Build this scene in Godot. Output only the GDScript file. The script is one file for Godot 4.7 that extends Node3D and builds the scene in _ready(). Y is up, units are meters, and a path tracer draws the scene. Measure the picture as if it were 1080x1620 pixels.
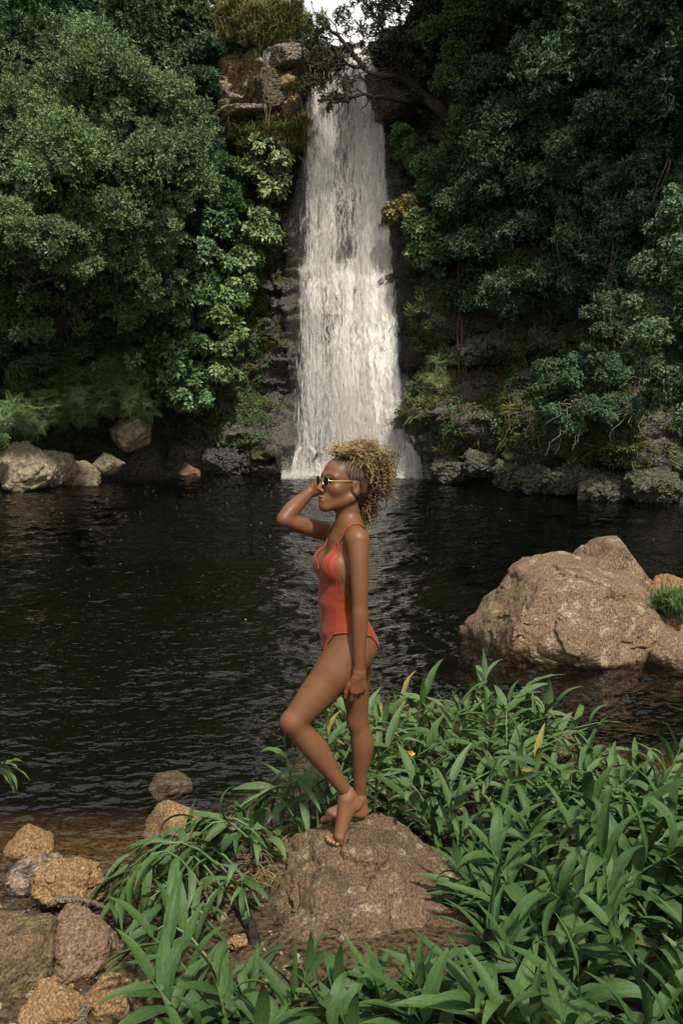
extends Node3D
# A woman in an orange swimsuit on a rock before a waterfall pool. Units are metres, the pool's water is y = 0.

var rng := RandomNumberGenerator.new()
var taken := {}
var M := {}
var N := {}


func _ready() -> void:
	rng.seed = 7
	var cam := Camera3D.new()
	cam.name = "camera"
	cam.fov = 54.43
	cam.far = 400.0
	cam.near = 0.1
	cam.position = Vector3(0, 2.3, 0)
	cam.rotation_degrees = Vector3(-6.8786, 0, 0)
	add_child(cam)
	cam.current = true
	var e := Environment.new()
	e.background_mode = Environment.BG_SKY
	var sm := ProceduralSkyMaterial.new()
	sm.sky_top_color = Color(0.68, 0.69, 0.69)
	sm.sky_horizon_color = Color(0.91, 0.91, 0.89)
	sm.sky_curve = 0.22
	sm.ground_bottom_color = Color(0.10, 0.11, 0.08)
	sm.ground_horizon_color = Color(0.30, 0.31, 0.26)
	sm.sun_angle_max = 12.0
	var sky := Sky.new()
	sky.sky_material = sm
	e.sky = sky
	e.background_energy_multiplier = 1.55
	e.tonemap_mode = Environment.TONE_MAPPER_LINEAR
	e.tonemap_exposure = 1.5
	e.sdfgi_enabled = true
	e.ssao_enabled = true
	e.ssil_enabled = true
	# thin moist air and the spray's own mist
	e.volumetric_fog_enabled = true
	e.volumetric_fog_density = 0.0
	e.volumetric_fog_enabled = true   # for the spray's own mist
	e.volumetric_fog_density = 0.0
	var we := WorldEnvironment.new()
	we.name = "world_environment"
	we.environment = e
	add_child(we)
	var sun := DirectionalLight3D.new()
	sun.name = "sun"
	sun.light_color = Color(1.0, 0.975, 0.92)
	sun.light_energy = 1.2
	sun.light_angular_distance = 4.0
	sun.shadow_enabled = true
	add_child(sun)
	sun.look_at_from_position(Vector3(0.20, 0.79, 0.58) * 30.0, Vector3.ZERO)
	make_noises()
	make_materials()
	make_meshes()
	build_terrain()
	build_cliff()
	build_water()
	build_waterfall()
	build_rocks()
	build_trees()
	build_cliff_plants()
	build_shore()
	build_ginger()
	build_person()


# ------------------------------------------------------------------ nodes
func numbered(called: String) -> String:
	if not taken.has(called):
		taken[called] = 0
		return called
	taken[called] += 1
	return "%s_%03d" % [called, taken[called]]


func thing(called: String, label: String, category: String, at := Vector3.ZERO, group := "", turn := 0.0) -> Node3D:
	var o := Node3D.new()
	o.name = numbered(called)
	add_child(o)
	o.position = at
	o.rotation.y = turn
	tag(o, label, category, group)
	return o


func tag(o: Node3D, label: String, category: String, group := "") -> void:
	if label: o.set_meta("label", label)
	if category: o.set_meta("category", category)
	if group: o.set_meta("group", group)


func obj(called: String, mesh: Mesh, mat: Material, parent: Node3D = null) -> MeshInstance3D:
	var o := MeshInstance3D.new()
	o.mesh = mesh
	o.material_override = mat
	if parent:
		o.name = called
		parent.add_child(o, true)
	else:
		o.name = numbered(called)
		add_child(o)
	return o


func copies(called: String, mesh: Mesh, mat: Material, where: Array, tints: Array, parent: Node3D = null) -> MultiMeshInstance3D:
	var mm := MultiMesh.new()
	mm.transform_format = MultiMesh.TRANSFORM_3D
	mm.use_colors = true
	mm.mesh = mesh
	mm.instance_count = where.size()
	for i in where.size():
		mm.set_instance_transform(i, where[i])
		mm.set_instance_color(i, tints[i])
	var o := MultiMeshInstance3D.new()
	o.multimesh = mm
	o.material_override = mat
	o.set_meta("kind", "stuff")
	if parent:
		o.name = called
		parent.add_child(o, true)
	else:
		o.name = numbered(called)
		add_child(o)
	return o


func rf(a: float, b: float) -> float:
	return rng.randf_range(a, b)


func rdir() -> Vector3:
	var z := rf(-1, 1)
	var a := rf(0, TAU)
	var r := sqrt(1.0 - z * z)
	return Vector3(r * cos(a), z, r * sin(a))


func basis_y(up: Vector3, spin: float) -> Basis:
	var y := up.normalized()
	var x := y.cross(Vector3(0.31, 0.2, 0.93)).normalized()
	var z := x.cross(y)
	return Basis(x, y, z) * Basis(Vector3.UP, spin)


func table(t: Array, x: float) -> float:
	if x <= t[0][0]: return t[0][1]
	for i in range(1, t.size()):
		if x <= t[i][0]:
			var k: float = (x - t[i - 1][0]) / (t[i][0] - t[i - 1][0])
			k = k * k * (3.0 - 2.0 * k)
			return lerpf(t[i - 1][1], t[i][1], k)
	return t[-1][1]


class MB:
	var v := PackedVector3Array()
	var n := PackedVector3Array()
	var c := PackedColorArray()
	var uv := PackedVector2Array()
	var ix := PackedInt32Array()

	func vert(p: Vector3, col := Color.WHITE, t := Vector2.ZERO) -> int:
		v.append(p)
		c.append(col)
		uv.append(t)
		return v.size() - 1

	func tri(a: int, b: int, d: int) -> void:
		ix.append(a)
		ix.append(b)
		ix.append(d)

	func quad(a: int, b: int, d: int, f: int) -> void:
		tri(a, b, d)
		tri(a, d, f)

	func grid(first: int, cols: int, rows: int, flip := false) -> void:
		for j in rows - 1:
			for i in cols - 1:
				var a := first + j * cols + i
				if flip: quad(a, a + cols, a + cols + 1, a + 1)
				else: quad(a, a + 1, a + cols + 1, a + cols)

	func smooth(weld := false) -> void:
		n.resize(v.size())
		n.fill(Vector3.ZERO)
		for k in range(0, ix.size(), 3):
			var a := ix[k]
			var b := ix[k + 1]
			var d := ix[k + 2]
			var q := (v[d] - v[a]).cross(v[b] - v[a])
			n[a] += q
			n[b] += q
			n[d] += q
		if weld:
			var sums := {}
			for i in v.size():
				var key := Vector3i((v[i] * 5000.0).round())
				sums[key] = sums.get(key, Vector3.ZERO) + n[i]
			for i in v.size():
				n[i] = sums[Vector3i((v[i] * 5000.0).round())]
		for i in n.size():
			n[i] = n[i].normalized() if n[i].length_squared() > 1e-20 else Vector3.UP

	func done() -> ArrayMesh:
		if n.size() != v.size(): smooth()
		var a := []
		a.resize(Mesh.ARRAY_MAX)
		a[Mesh.ARRAY_VERTEX] = v
		a[Mesh.ARRAY_NORMAL] = n
		a[Mesh.ARRAY_COLOR] = c
		a[Mesh.ARRAY_TEX_UV] = uv
		a[Mesh.ARRAY_INDEX] = ix
		var m := ArrayMesh.new()
		m.add_surface_from_arrays(Mesh.PRIMITIVE_TRIANGLES, a)
		return m

	func tube(pts: Array, radii: Array, sides: int, col := Color.WHITE, col2 := Color(-1, 0, 0), lump: FastNoiseLite = null, amp := 0.0) -> void:
		var first := v.size()
		var side := Vector3.ZERO
		for i in pts.size():
			var t: Vector3 = (pts[mini(i + 1, pts.size() - 1)] - pts[maxi(i - 1, 0)]).normalized()
			if side == Vector3.ZERO:
				side = t.cross(Vector3(0.2, 0.9, 0.37)).normalized()
				if side.length() < 0.5: side = t.cross(Vector3.RIGHT).normalized()
			side = (side - t * side.dot(t)).normalized()
			var up := t.cross(side)
			var f := float(i) / maxi(pts.size() - 1, 1)
			var cc := col if col2.r < 0 else col.lerp(col2, f)
			for s in sides + 1:
				var a := TAU * s / sides
				var r: float = radii[i]
				var d := side * cos(a) + up * sin(a)
				if lump: r *= 1.0 + amp * lump.get_noise_3dv(pts[i] + d * r)
				vert(pts[i] + d * r, cc, Vector2(float(s) / sides, f * 4.0))
		grid(first, sides + 1, pts.size())
		for en in 2:
			var ring := first + (pts.size() - 1) * (sides + 1) * en
			var m := vert(pts[-1 if en else 0], c[ring])
			for s in sides:
				if en: tri(m, ring + s + 1, ring + s)
				else: tri(m, ring + s, ring + s + 1)


# A distance field on a grid, meshed as surface nets.
class Field:
	var o: Vector3
	var c: float
	var nx: int
	var ny: int
	var nz: int
	var d := PackedFloat32Array()

	func _init(lo: Vector3, hi: Vector3, cell: float) -> void:
		o = lo
		c = cell
		nx = int((hi.x - lo.x) / cell) + 2
		ny = int((hi.y - lo.y) / cell) + 2
		nz = int((hi.z - lo.z) / cell) + 2
		d.resize(nx * ny * nz)
		d.fill(1.0)

	func span(lo: Vector3, hi: Vector3) -> Array:
		var a := ((lo - o) / c).floor()
		var b := ((hi - o) / c).ceil()
		return [maxi(0, int(a.x)), maxi(0, int(a.y)), maxi(0, int(a.z)), mini(nx - 1, int(b.x)), mini(ny - 1, int(b.y)), mini(nz - 1, int(b.z))]

	func put(i: int, dn: float, k: float, cut: bool) -> void:
		var old := d[i]
		if cut:
			var h := maxf(k - absf(old + dn), 0.0) / k
			d[i] = maxf(old, -dn) + h * h * k * 0.25
		else:
			var h := maxf(k - absf(old - dn), 0.0) / k
			d[i] = minf(old, dn) - h * h * k * 0.25

	# A tapered capsule, stretched by ws along the unit vector w.
	func bone(a: Vector3, b: Vector3, ra: float, rb: float, k := 0.02, w := Vector3.ZERO, ws := 1.0, cut := false) -> void:
		var m := maxf(ra, rb) * maxf(ws, 1.0) + k + 3.0 * c
		var mv := Vector3(m, m, m)
		var s := span(a.min(b) - mv, a.max(b) + mv)
		var ab := b - a
		var inv := 1.0 / maxf(ab.length_squared(), 1e-9)
		var fw := 1.0 - 1.0 / ws
		for z in range(s[2], s[5] + 1):
			for y in range(s[1], s[4] + 1):
				var i: int = (z * ny + y) * nx + s[0]
				for x in range(s[0], s[3] + 1):
					var q := o + Vector3(x, y, z) * c - a
					if ws != 1.0: q -= w * (q.dot(w) * fw)
					var t := clampf(q.dot(ab) * inv, 0.0, 1.0)
					put(i, (q - ab * t).length() - lerpf(ra, rb, t), k, cut)
					i += 1

	# A limb: one smooth tapering tube through the points.
	func chain(p: Array, r: Array, k := 0.01, w := Vector3.ZERO, ws := 1.0, sub := 14) -> void:
		var keep := d.duplicate()
		d.fill(1.0)
		var n := p.size() - 1
		var a: Vector3 = p[0]
		var ra: float = r[0]
		for i in n:
			for q in range(1, sub + 1):
				var t := float(q) / sub
				var b: Vector3 = (p[i] as Vector3).cubic_interpolate(p[i + 1], p[maxi(i - 1, 0)], p[mini(i + 2, n)], t)
				var rb: float = cubic_interpolate(r[i], r[i + 1], r[maxi(i - 1, 0)], r[mini(i + 2, n)], t)
				bone(a, b, ra, rb, 0.0004, w, ws)
				a = b
				ra = rb
		var new := d
		d = keep
		for i in d.size():
			if new[i] < 0.9: put(i, new[i], k, false)

	func ellip(p: Vector3, bx: Vector3, by: Vector3, bz: Vector3, r: Vector3, k := 0.015, cut := false) -> void:
		var m := maxf(r.x, maxf(r.y, r.z)) + k + 3.0 * c
		var mv := Vector3(m, m, m)
		var s := span(p - mv, p + mv)
		for z in range(s[2], s[5] + 1):
			for y in range(s[1], s[4] + 1):
				var i: int = (z * ny + y) * nx + s[0]
				for x in range(s[0], s[3] + 1):
					var q := o + Vector3(x, y, z) * c - p
					var l := Vector3(q.dot(bx), q.dot(by), q.dot(bz)) / r
					var k0 := l.length()
					var k1 := (l / r).length()
					put(i, k0 * (k0 - 1.0) / maxf(k1, 1e-6), k, cut)
					i += 1

	func at(p: Vector3) -> float:
		var g := ((p - o) / c).clamp(Vector3.ZERO, Vector3(nx - 2.001, ny - 2.001, nz - 2.001))
		var x := int(g.x)
		var y := int(g.y)
		var z := int(g.z)
		var f := g - Vector3(x, y, z)
		var i := (z * ny + y) * nx + x
		var j := i + nx * ny
		var a := lerpf(lerpf(d[i], d[i + 1], f.x), lerpf(d[i + nx], d[i + nx + 1], f.x), f.y)
		var b := lerpf(lerpf(d[j], d[j + 1], f.x), lerpf(d[j + nx], d[j + nx + 1], f.x), f.y)
		return lerpf(a, b, f.z)

	func grad(p: Vector3) -> Vector3:
		var h := c
		return Vector3(at(p + Vector3(h, 0, 0)) - at(p - Vector3(h, 0, 0)), at(p + Vector3(0, h, 0)) - at(p - Vector3(0, h, 0)), at(p + Vector3(0, 0, h)) - at(p - Vector3(0, 0, h))).normalized()

	func onto(p: Vector3, level: float) -> Vector3:
		for i in 6:
			p -= grad(p) * (at(p) - level) * 0.8
		return p

	func net(mb: MB, iso := 0.0) -> void:
		var id := PackedInt32Array()
		id.resize(d.size())
		id.fill(-1)
		var sy := nx
		var sz := nx * ny
		var first := mb.v.size()
		var off := [0, 1, sy, sy + 1, sz, sz + 1, sz + sy, sz + sy + 1]
		var pos := [Vector3(0, 0, 0), Vector3(1, 0, 0), Vector3(0, 1, 0), Vector3(1, 1, 0), Vector3(0, 0, 1), Vector3(1, 0, 1), Vector3(0, 1, 1), Vector3(1, 1, 1)]
		var ends := [0, 1, 2, 3, 4, 5, 6, 7, 0, 2, 1, 3, 4, 6, 5, 7, 0, 4, 1, 5, 2, 6, 3, 7]
		var g := PackedFloat32Array()
		g.resize(8)
		for z in nz - 1:
			for y in ny - 1:
				var i := z * sz + y * sy - 1
				for x in nx - 1:
					i += 1
					if absf(d[i] - iso) > 4.0 * c: continue
					var inside := 0
					for k in 8:
						g[k] = d[i + off[k]] - iso
						if g[k] < 0.0: inside += 1
					if inside == 0 or inside == 8: continue
					var p := Vector3.ZERO
					var count := 0
					for k in range(0, 24, 2):
						var a: float = g[ends[k]]
						var b: float = g[ends[k + 1]]
						if (a < 0.0) != (b < 0.0):
							p += (pos[ends[k]] as Vector3).lerp(pos[ends[k + 1]], a / (a - b))
							count += 1
					id[i] = mb.vert(o + (Vector3(x, y, z) + p / count) * c)
					mb.n.append(Vector3(g[1] + g[3] + g[5] + g[7] - g[0] - g[2] - g[4] - g[6], g[2] + g[3] + g[6] + g[7] - g[0] - g[1] - g[4] - g[5], g[4] + g[5] + g[6] + g[7] - g[0] - g[1] - g[2] - g[3]).normalized())
		for z in range(1, nz - 1):
			for y in range(1, ny - 1):
				var i := z * sz + y * sy
				for x in range(1, nx - 1):
					i += 1
					if id[i] < 0: continue
					var s := d[i] < iso
					if s != (d[i + 1] < iso): face(mb, id[i], id[i - sy], id[i - sy - sz], id[i - sz], s)
					if s != (d[i + sy] < iso): face(mb, id[i], id[i - sz], id[i - sz - 1], id[i - 1], s)
					if s != (d[i + sz] < iso): face(mb, id[i], id[i - 1], id[i - 1 - sy], id[i - sy], s)

	func face(mb: MB, a: int, b: int, e: int, f: int, s: bool) -> void:
		if a < 0 or b < 0 or e < 0 or f < 0: return
		if (mb.v[e] - mb.v[a]).cross(mb.v[b] - mb.v[a]).dot(mb.n[a] + mb.n[e]) > 0.0: mb.quad(a, b, e, f)
		else: mb.quad(a, f, e, b)


# ------------------------------------------------------------------ noises, textures, materials
func noise_of(freq: float, sd: int, octaves := 4, kind := FastNoiseLite.TYPE_SIMPLEX_SMOOTH, ridged := false) -> FastNoiseLite:
	var n := FastNoiseLite.new()
	n.seed = sd
	n.noise_type = kind
	n.frequency = freq
	n.fractal_type = FastNoiseLite.FRACTAL_NONE if octaves < 2 else (FastNoiseLite.FRACTAL_RIDGED if ridged else FastNoiseLite.FRACTAL_FBM)
	n.fractal_octaves = octaves
	return n


func make_noises() -> void:
	N.big = noise_of(0.16, 11, 3)
	N.mid = noise_of(0.9, 12, 4)
	N.fine = noise_of(3.5, 13, 3)
	N.tiny = noise_of(12.0, 14, 2)
	N.ridge = noise_of(0.8, 15, 4, FastNoiseLite.TYPE_SIMPLEX_SMOOTH, true)
	N.cell = noise_of(1.0, 16, 1, FastNoiseLite.TYPE_CELLULAR)
	N.cell.cellular_return_type = FastNoiseLite.RETURN_CELL_VALUE
	N.crack = noise_of(1.0, 16, 1, FastNoiseLite.TYPE_CELLULAR)
	N.crack.cellular_return_type = FastNoiseLite.RETURN_DISTANCE2_SUB
	N.wave = noise_of(1.0, 17, 2)


func tex(freq: float, sd: int, octaves: int, at: Array, cols: Array, size := 512, kind := FastNoiseLite.TYPE_SIMPLEX_SMOOTH, ridged := false) -> NoiseTexture2D:
	var t := NoiseTexture2D.new()
	t.width = size
	t.height = size
	t.seamless = true
	t.generate_mipmaps = false
	t.noise = noise_of(freq, sd, octaves, kind, ridged)
	var g := Gradient.new()
	g.offsets = PackedFloat32Array(at)
	g.colors = PackedColorArray(cols)
	t.color_ramp = g
	return t


func grey(x: float) -> Color:
	return Color(x, x, x)


func mat(called: String, rough: float, spec := 0.5) -> StandardMaterial3D:
	var m := StandardMaterial3D.new()
	m.resource_name = called
	m.vertex_color_use_as_albedo = true
	m.roughness = rough
	m.metallic_specular = spec
	m.cull_mode = BaseMaterial3D.CULL_DISABLED
	M[called] = m
	return m


func triplanar(m: StandardMaterial3D, albedo: Texture2D, bump: Texture2D, scale: Vector3, depth: float) -> void:
	m.uv1_triplanar = true
	m.uv1_world_triplanar = true
	m.uv1_scale = scale
	m.uv1_triplanar_sharpness = 4.0
	m.albedo_texture = albedo
	if bump:
		m.heightmap_enabled = true
		m.heightmap_texture = bump
		m.heightmap_scale = depth


func make_materials() -> void:
	var grain := tex(0.02, 21, 6, [0.2, 0.45, 0.6, 0.85], [grey(0.45), grey(0.8), grey(0.9), grey(1.0)], 1024)
	var bump := tex(0.016, 22, 7, [0.0, 1.0], [grey(0), grey(1)], 1024)
	var speck := tex(0.03, 23, 5, [0.25, 0.42, 0.5, 0.6, 0.68, 0.8], [Color(0.58, 0.52, 0.47), Color(0.76, 0.68, 0.6), Color(0.84, 0.76, 0.68), Color(0.88, 0.81, 0.72), Color(0.96, 0.91, 0.84), Color(1, 0.98, 0.93)], 1024)
	triplanar(mat("cliff_rock", 0.85, 0.28), grain, bump, Vector3(0.5, 0.7, 0.5), 9.0)
	triplanar(mat("wet_rock", 0.38), grain, bump, Vector3(0.6, 0.8, 0.6), 7.0)
	triplanar(mat("boulder", 0.85, 0.4), speck, bump, Vector3(1.5, 1.5, 1.5), 0.9)
	triplanar(mat("near_rock", 0.82, 0.4), speck, bump, Vector3(2.3, 2.3, 2.3), 0.55)
	triplanar(mat("soil", 0.9, 0.16), grain, bump, Vector3(1.2, 1.2, 1.2), 1.6)
	triplanar(mat("bark", 0.85, 0.3), grain, bump, Vector3(3, 1, 3), 2.0)
	# water: a clear surface over a dark bed
	var w := mat("pool_water", 0.03, 0.37)
	w.vertex_color_use_as_albedo = false
	w.transparency = BaseMaterial3D.TRANSPARENCY_ALPHA
	w.albedo_color = Color(0.02, 0.022, 0.018, 0.16)
	w.uv1_triplanar = true
	w.uv1_world_triplanar = true
	w.uv1_scale = Vector3(0.24, 0.33, 0.42)
	w.heightmap_enabled = true
	w.heightmap_texture = tex(0.022, 31, 3, [0.0, 1.0], [grey(0), grey(1)], 1024)
	w.heightmap_scale = 1.3
	# falling water
	for k in 2:
		var f := mat("falling_water_%d" % k, 0.9, 0.2)
		f.transparency = BaseMaterial3D.TRANSPARENCY_ALPHA
		f.albedo_texture = streak_texture(40 + k, k == 1)
		f.albedo_color = Color(0.94, 0.92, 0.89)
		f.backlight_enabled = true
		f.backlight = Color(0.6, 0.6, 0.6)
	var dr := mat("water_drops", 0.5, 0.4)
	dr.albedo_color = Color(0.98, 0.965, 0.94)
	dr.backlight_enabled = true
	dr.backlight = Color(0.5, 0.5, 0.5)
	var fo := mat("foam", 0.8, 0.3)
	fo.albedo_color = Color(0.9, 0.89, 0.87)
	fo.transparency = BaseMaterial3D.TRANSPARENCY_ALPHA
	# leaves
	for a in [["crown_leaf", 0.55, 0.35, 0.5], ["broad_leaf", 0.4, 0.45, 0.5], ["grass_blade", 0.6, 0.3, 0.5], ["dry_grass", 0.8, 0.2, 0.3]]:
		var m := mat(a[0], a[1], a[2])
		m.backlight_enabled = true
		m.backlight = grey(a[3])
	var veins := vein_texture()
	var k2 := 0
	for col in [Color(0.092, 0.155, 0.056), Color(0.072, 0.128, 0.047), Color(0.118, 0.180, 0.066), Color(0.165, 0.220, 0.118), Color(0.054, 0.100, 0.038), Color(0.19, 0.24, 0.06)]:
		var m := mat("ginger_leaf_%d" % k2, 0.58, 0.36)
		m.albedo_color = col.linear_to_srgb()
		m.albedo_texture = veins
		m.backlight_enabled = true
		m.backlight = grey(0.55)
		k2 += 1
	var gs := mat("ginger_stem", 0.5)
	gs.albedo_color = Color(0.08, 0.13, 0.04).linear_to_srgb()
	var dl := mat("dry_leaf", 0.8, 0.2)
	dl.albedo_color = Color(0.34, 0.26, 0.10).linear_to_srgb()
	dl.albedo_texture = veins
	# person
	var s := mat("skin", 0.46, 0.36)
	s.subsurf_scatter_enabled = true
	s.subsurf_scatter_strength = 0.12
	var sw := mat("swim_fabric", 0.6, 0.35)
	sw.rim_enabled = true
	sw.rim = 0.25
	sw.rim_tint = 0.6
	mat("curly_hair", 0.55, 0.4)
	mat("plain", 0.5)
	var gold := mat("gold_wire", 0.25)
	gold.metallic = 1.0
	gold.albedo_color = Color(0.95, 0.82, 0.58)
	var lens := mat("green_lens", 0.08, 0.6)
	lens.albedo_color = Color(0.03, 0.07, 0.045)


func streak_texture(sd: int, dense: bool) -> ImageTexture:
	var w := 384
	var h := 1024
	var im := Image.create(w, h, false, Image.FORMAT_RGBA8)
	var a := noise_of(1.0, sd, 3)
	var b := noise_of(1.0, sd + 5, 2)
	var base := 0.74 if dense else 0.52
	for y in h:
		var v := float(y) / h
		for x in w:
			var u := float(x) / w
			var wob := 0.02 * a.get_noise_2d(v * 9.0, u * 3.0)
			var s := a.get_noise_2d((u + wob) * 22.0, v * 3.2)
			var t := b.get_noise_2d((u + wob) * 90.0, v * 26.0)
			var g := b.get_noise_2d(u * 170.0 + 50.0, v * 150.0)
			var al := clampf(base + 0.85 * s + 0.45 * t + 0.45 * g, 0.0, 1.0)
			im.set_pixel(x, y, Color(1, 1, 1, al * al * (3.0 - 2.0 * al)))
	return ImageTexture.create_from_image(im)


func vein_texture() -> ImageTexture:
	var im := Image.create(96, 384, false, Image.FORMAT_RGB8)
	var a := noise_of(1.0, 77, 3)
	for y in 384:
		for x in 96:
			var u := absf(x / 95.0 - 0.5) * 2.0
			var v := y / 383.0
			var k := 0.80 + 0.07 * sin((v * 46.0 - u * 9.0) * TAU) + 0.14 * a.get_noise_2d(x * 0.05, y * 0.02) + 0.08 * a.get_noise_2d(x * 0.3, y * 0.02)
			var mid := clampf(1.0 - u / 0.07, 0, 1)
			var col := Color(k * 0.92, k, k * 0.9).lerp(Color(1.0, 1.0, 0.78), mid * 0.75)
			var spot := smoothstep(0.30, 0.42, a.get_noise_2d(x * 0.09 + 70.0, y * 0.045))
			col = col.lerp(Color(0.75, 0.60, 0.36), spot * 0.45)
			if v > 0.93: col = col.lerp(Color(0.80, 0.56, 0.30), (v - 0.93) / 0.07 * 0.8)
			if u > 0.93: col = col.lerp(Color(1, 0.98, 0.7), 0.25)
			im.set_pixel(x, y, col)
	return ImageTexture.create_from_image(im)


# ------------------------------------------------------------------ shared leaf shapes
# A folded, arched leaf along +X with its upper side +Y: length 1.
func leaf_into(mb: MB, xf: Transform3D, width: float, arch: float, segs: int, half: int, fold: float, tip: float, col: Color, wave := 0.0, sway := 0.0) -> void:
	var first := mb.v.size()
	var p := Vector3.ZERO
	var ang := arch * 0.35
	for i in segs + 1:
		var t := float(i) / segs
		var w := width * 0.5 * pow(sin(PI * pow(t, 0.72)), 0.85) * (1.0 - t * tip) if i > 0 and i < segs else 0.0
		w = maxf(w, width * 0.03 * (1.0 - t))
		var up := Vector3(-sin(ang), cos(ang), 0)
		for j in range(-half, half + 1):
			var s := float(j) / half
			var q := p + up * (absf(s) * w * fold + wave * w * sin(t * 17.0 + j * 1.3) * absf(s)) + Vector3(0, 0, s * w + sway * t * t)
			mb.vert(xf * q, col, Vector2(s * 0.5 + 0.5, t))
		p += Vector3(cos(ang), sin(ang), 0) / segs
		ang -= arch * 2.0 / segs * (0.4 + 1.2 * t)
	mb.grid(first, 2 * half + 1, segs + 1)


func make_meshes() -> void:
	# sprigs of leaves for crowns seen from far off
	for kind in ["fine", "fine_open", "broad", "fern", "tuft", "creeper"]:
		for k in 2:
			var mb := MB.new()
			match kind:
				"fine", "fine_open":
					for i in (16 if kind == "fine" else 10):
						var t := rf(0.1, 1.0)
						var d := (rdir() + Vector3(0, 0.45, 0)).normalized()
						var b := basis_y(d, rf(0, TAU))
						var g := rf(0.7, 1.25)
						var l := rf(0.34, 0.55)
						leaf_into(mb, Transform3D(Basis(b.y * l, b.x * l, b.z * l), Vector3(rf(-0.16, 0.16), t * 0.5 - 0.2, rf(-0.16, 0.16))), 0.40, rf(0.1, 0.6), 3, 1, 0.25, 0.2, Color(g, g * rf(0.95, 1.05), g))
				"broad":
					for i in 7:
						var a := TAU * i * 0.382 + rf(-0.4, 0.4)
						var el := rf(-0.1, 0.9)
						var x := Vector3(cos(a) * cos(el), sin(el), sin(a) * cos(el))
						var z := x.cross(Vector3.UP).normalized()
						var g := rf(0.75, 1.25)
						var l := rf(0.5, 0.9)
						leaf_into(mb, Transform3D(Basis(x * l, z.cross(x) * l, z * l), Vector3(0, rf(-0.15, 0.2), 0) + x * 0.08), 0.46, rf(0.4, 1.1), 5, 1, 0.3, 0.2, Color(g, g, g * rf(0.8, 1.0)))
				"fern":
					for i in 6:
						var a := TAU * i / 6.0 + rf(-0.3, 0.3)
						var el := rf(0.5, 1.1)
						for s in 9:
							var t := (s + 1) / 9.0
							var e2 := el - t * 1.3
							var along := Vector3(cos(a), 0, sin(a))
							var p := along * (t * 0.8) + Vector3(0, sin(el) * t * 0.8 - t * t * 0.55, 0)
							for sd in [-1.0, 1.0]:
								var x: Vector3 = (along.cross(Vector3.UP) * sd + along * 0.5 + Vector3(0, -0.15, 0)).normalized()
								var l := 0.30 * (1.0 - t * 0.8)
								var z := x.cross(Vector3.UP).normalized()
								leaf_into(mb, Transform3D(Basis(x * l, z.cross(x) * l, z * l), p), 0.28, 0.4, 2, 1, 0.1, 0.1, grey(rf(0.8, 1.15)))
				"tuft":
					for i in 22:
						var a := rf(0, TAU)
						var el := rf(0.6, 1.45)
						var x := Vector3(cos(a) * cos(el), sin(el), sin(a) * cos(el))
						var z := x.cross(Vector3.UP).normalized()
						var l := rf(0.5, 1.1)
						leaf_into(mb, Transform3D(Basis(x * l, z.cross(x) * l, z * l), Vector3(rf(-0.2, 0.2), 0, rf(-0.2, 0.2))), 0.06, rf(0.5, 1.4), 4, 1, 0.2, 0.1, Color(rf(0.8, 1.3), rf(0.9, 1.15), rf(0.6, 1.0)))
				"creeper":
					for i in 12:
						var p := Vector3(rf(-0.5, 0.5), 0, rf(-0.5, 0.5))
						var d := Vector3(rf(-0.5, 0.5), 1, rf(-0.5, 0.5)).normalized()
						var b := basis_y(d, rf(0, TAU))
						var l := rf(0.2, 0.36)
						leaf_into(mb, Transform3D(b.scaled_local(Vector3(l, l, l)), p + Vector3(0, rf(0, 0.15), 0)), 0.55, rf(0.2, 0.8), 2, 1, 0.2, 0.1, grey(rf(0.7, 1.3)))
			M["%s_%d" % [kind, k]] = mb.done()
	# long leaves of the ginger by the pool
	for k in 10:
		var mb := MB.new()
		leaf_into(mb, Transform3D(), [0.18, 0.22, 0.2, 0.165, 0.24, 0.2, 0.19, 0.225, 0.18, 0.21][k], [0.2, 0.45, 0.65, 0.85, 1.05, 0.55, 0.3, 1.25, 1.5, 0.75][k], 12, 2, [0.35, 0.28, 0.2, 0.3, 0.22, 0.45, 0.5, 0.25, 0.35, 0.2][k], 0.25, Color.WHITE, rf(0.03, 0.16), rf(-0.12, 0.12))
		M["leaf_%d" % k] = mb.done()
	var dm := MB.new()
	for i in 6:
		pass
	dm.vert(Vector3(0, 1, 0))
	dm.vert(Vector3(0, -1, 0))
	for i in 4:
		dm.vert(Vector3(cos(i * PI / 2) * 0.5, 0.1, sin(i * PI / 2) * 0.5))
	for i in 4:
		dm.tri(0, 2 + i, 2 + (i + 1) % 4)
		dm.tri(1, 2 + (i + 1) % 4, 2 + i)
	M.drop = dm.done()


# ------------------------------------------------------------------ ground
const SHORE := [[-30.0, -3.0], [-8.0, -4.0], [-3.0, -4.0], [-1.6, -3.95], [-0.9, -4.0], [-0.5, -4.42], [-0.15, -5.6], [0.1, -6.2], [0.6, -6.4], [1.0, -6.1], [1.4, -5.5], [2.2, -5.1], [4.0, -4.6], [9.0, -3.5], [30.0, -1.0]]


func ground_at(x: float, z: float) -> float:
	var d = z - table(SHORE, x) + 0.12 * N.mid.get_noise_2d(x, z)
	var h: float
	if d > 0.0: h = 0.012 + 0.022 * minf(d, 2.0) + maxf(0.0, z + 3.3) * 0.22 + clampf(x - 0.7, 0.0, 2.0) * 0.10 * minf(d, 1.5)
	else: h = maxf(0.11 * d - 0.028 * d * d, -2.4)
	if h > 2.2: h = 2.2 + (h - 2.2) * 0.2
	h += 0.022 * N.mid.get_noise_2d(x * 2.0, z * 2.0) * clampf(1.0 + d, 0.2, 1.0) + 0.012 * N.fine.get_noise_2d(x * 1.6, z * 1.6)
	return h


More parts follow.
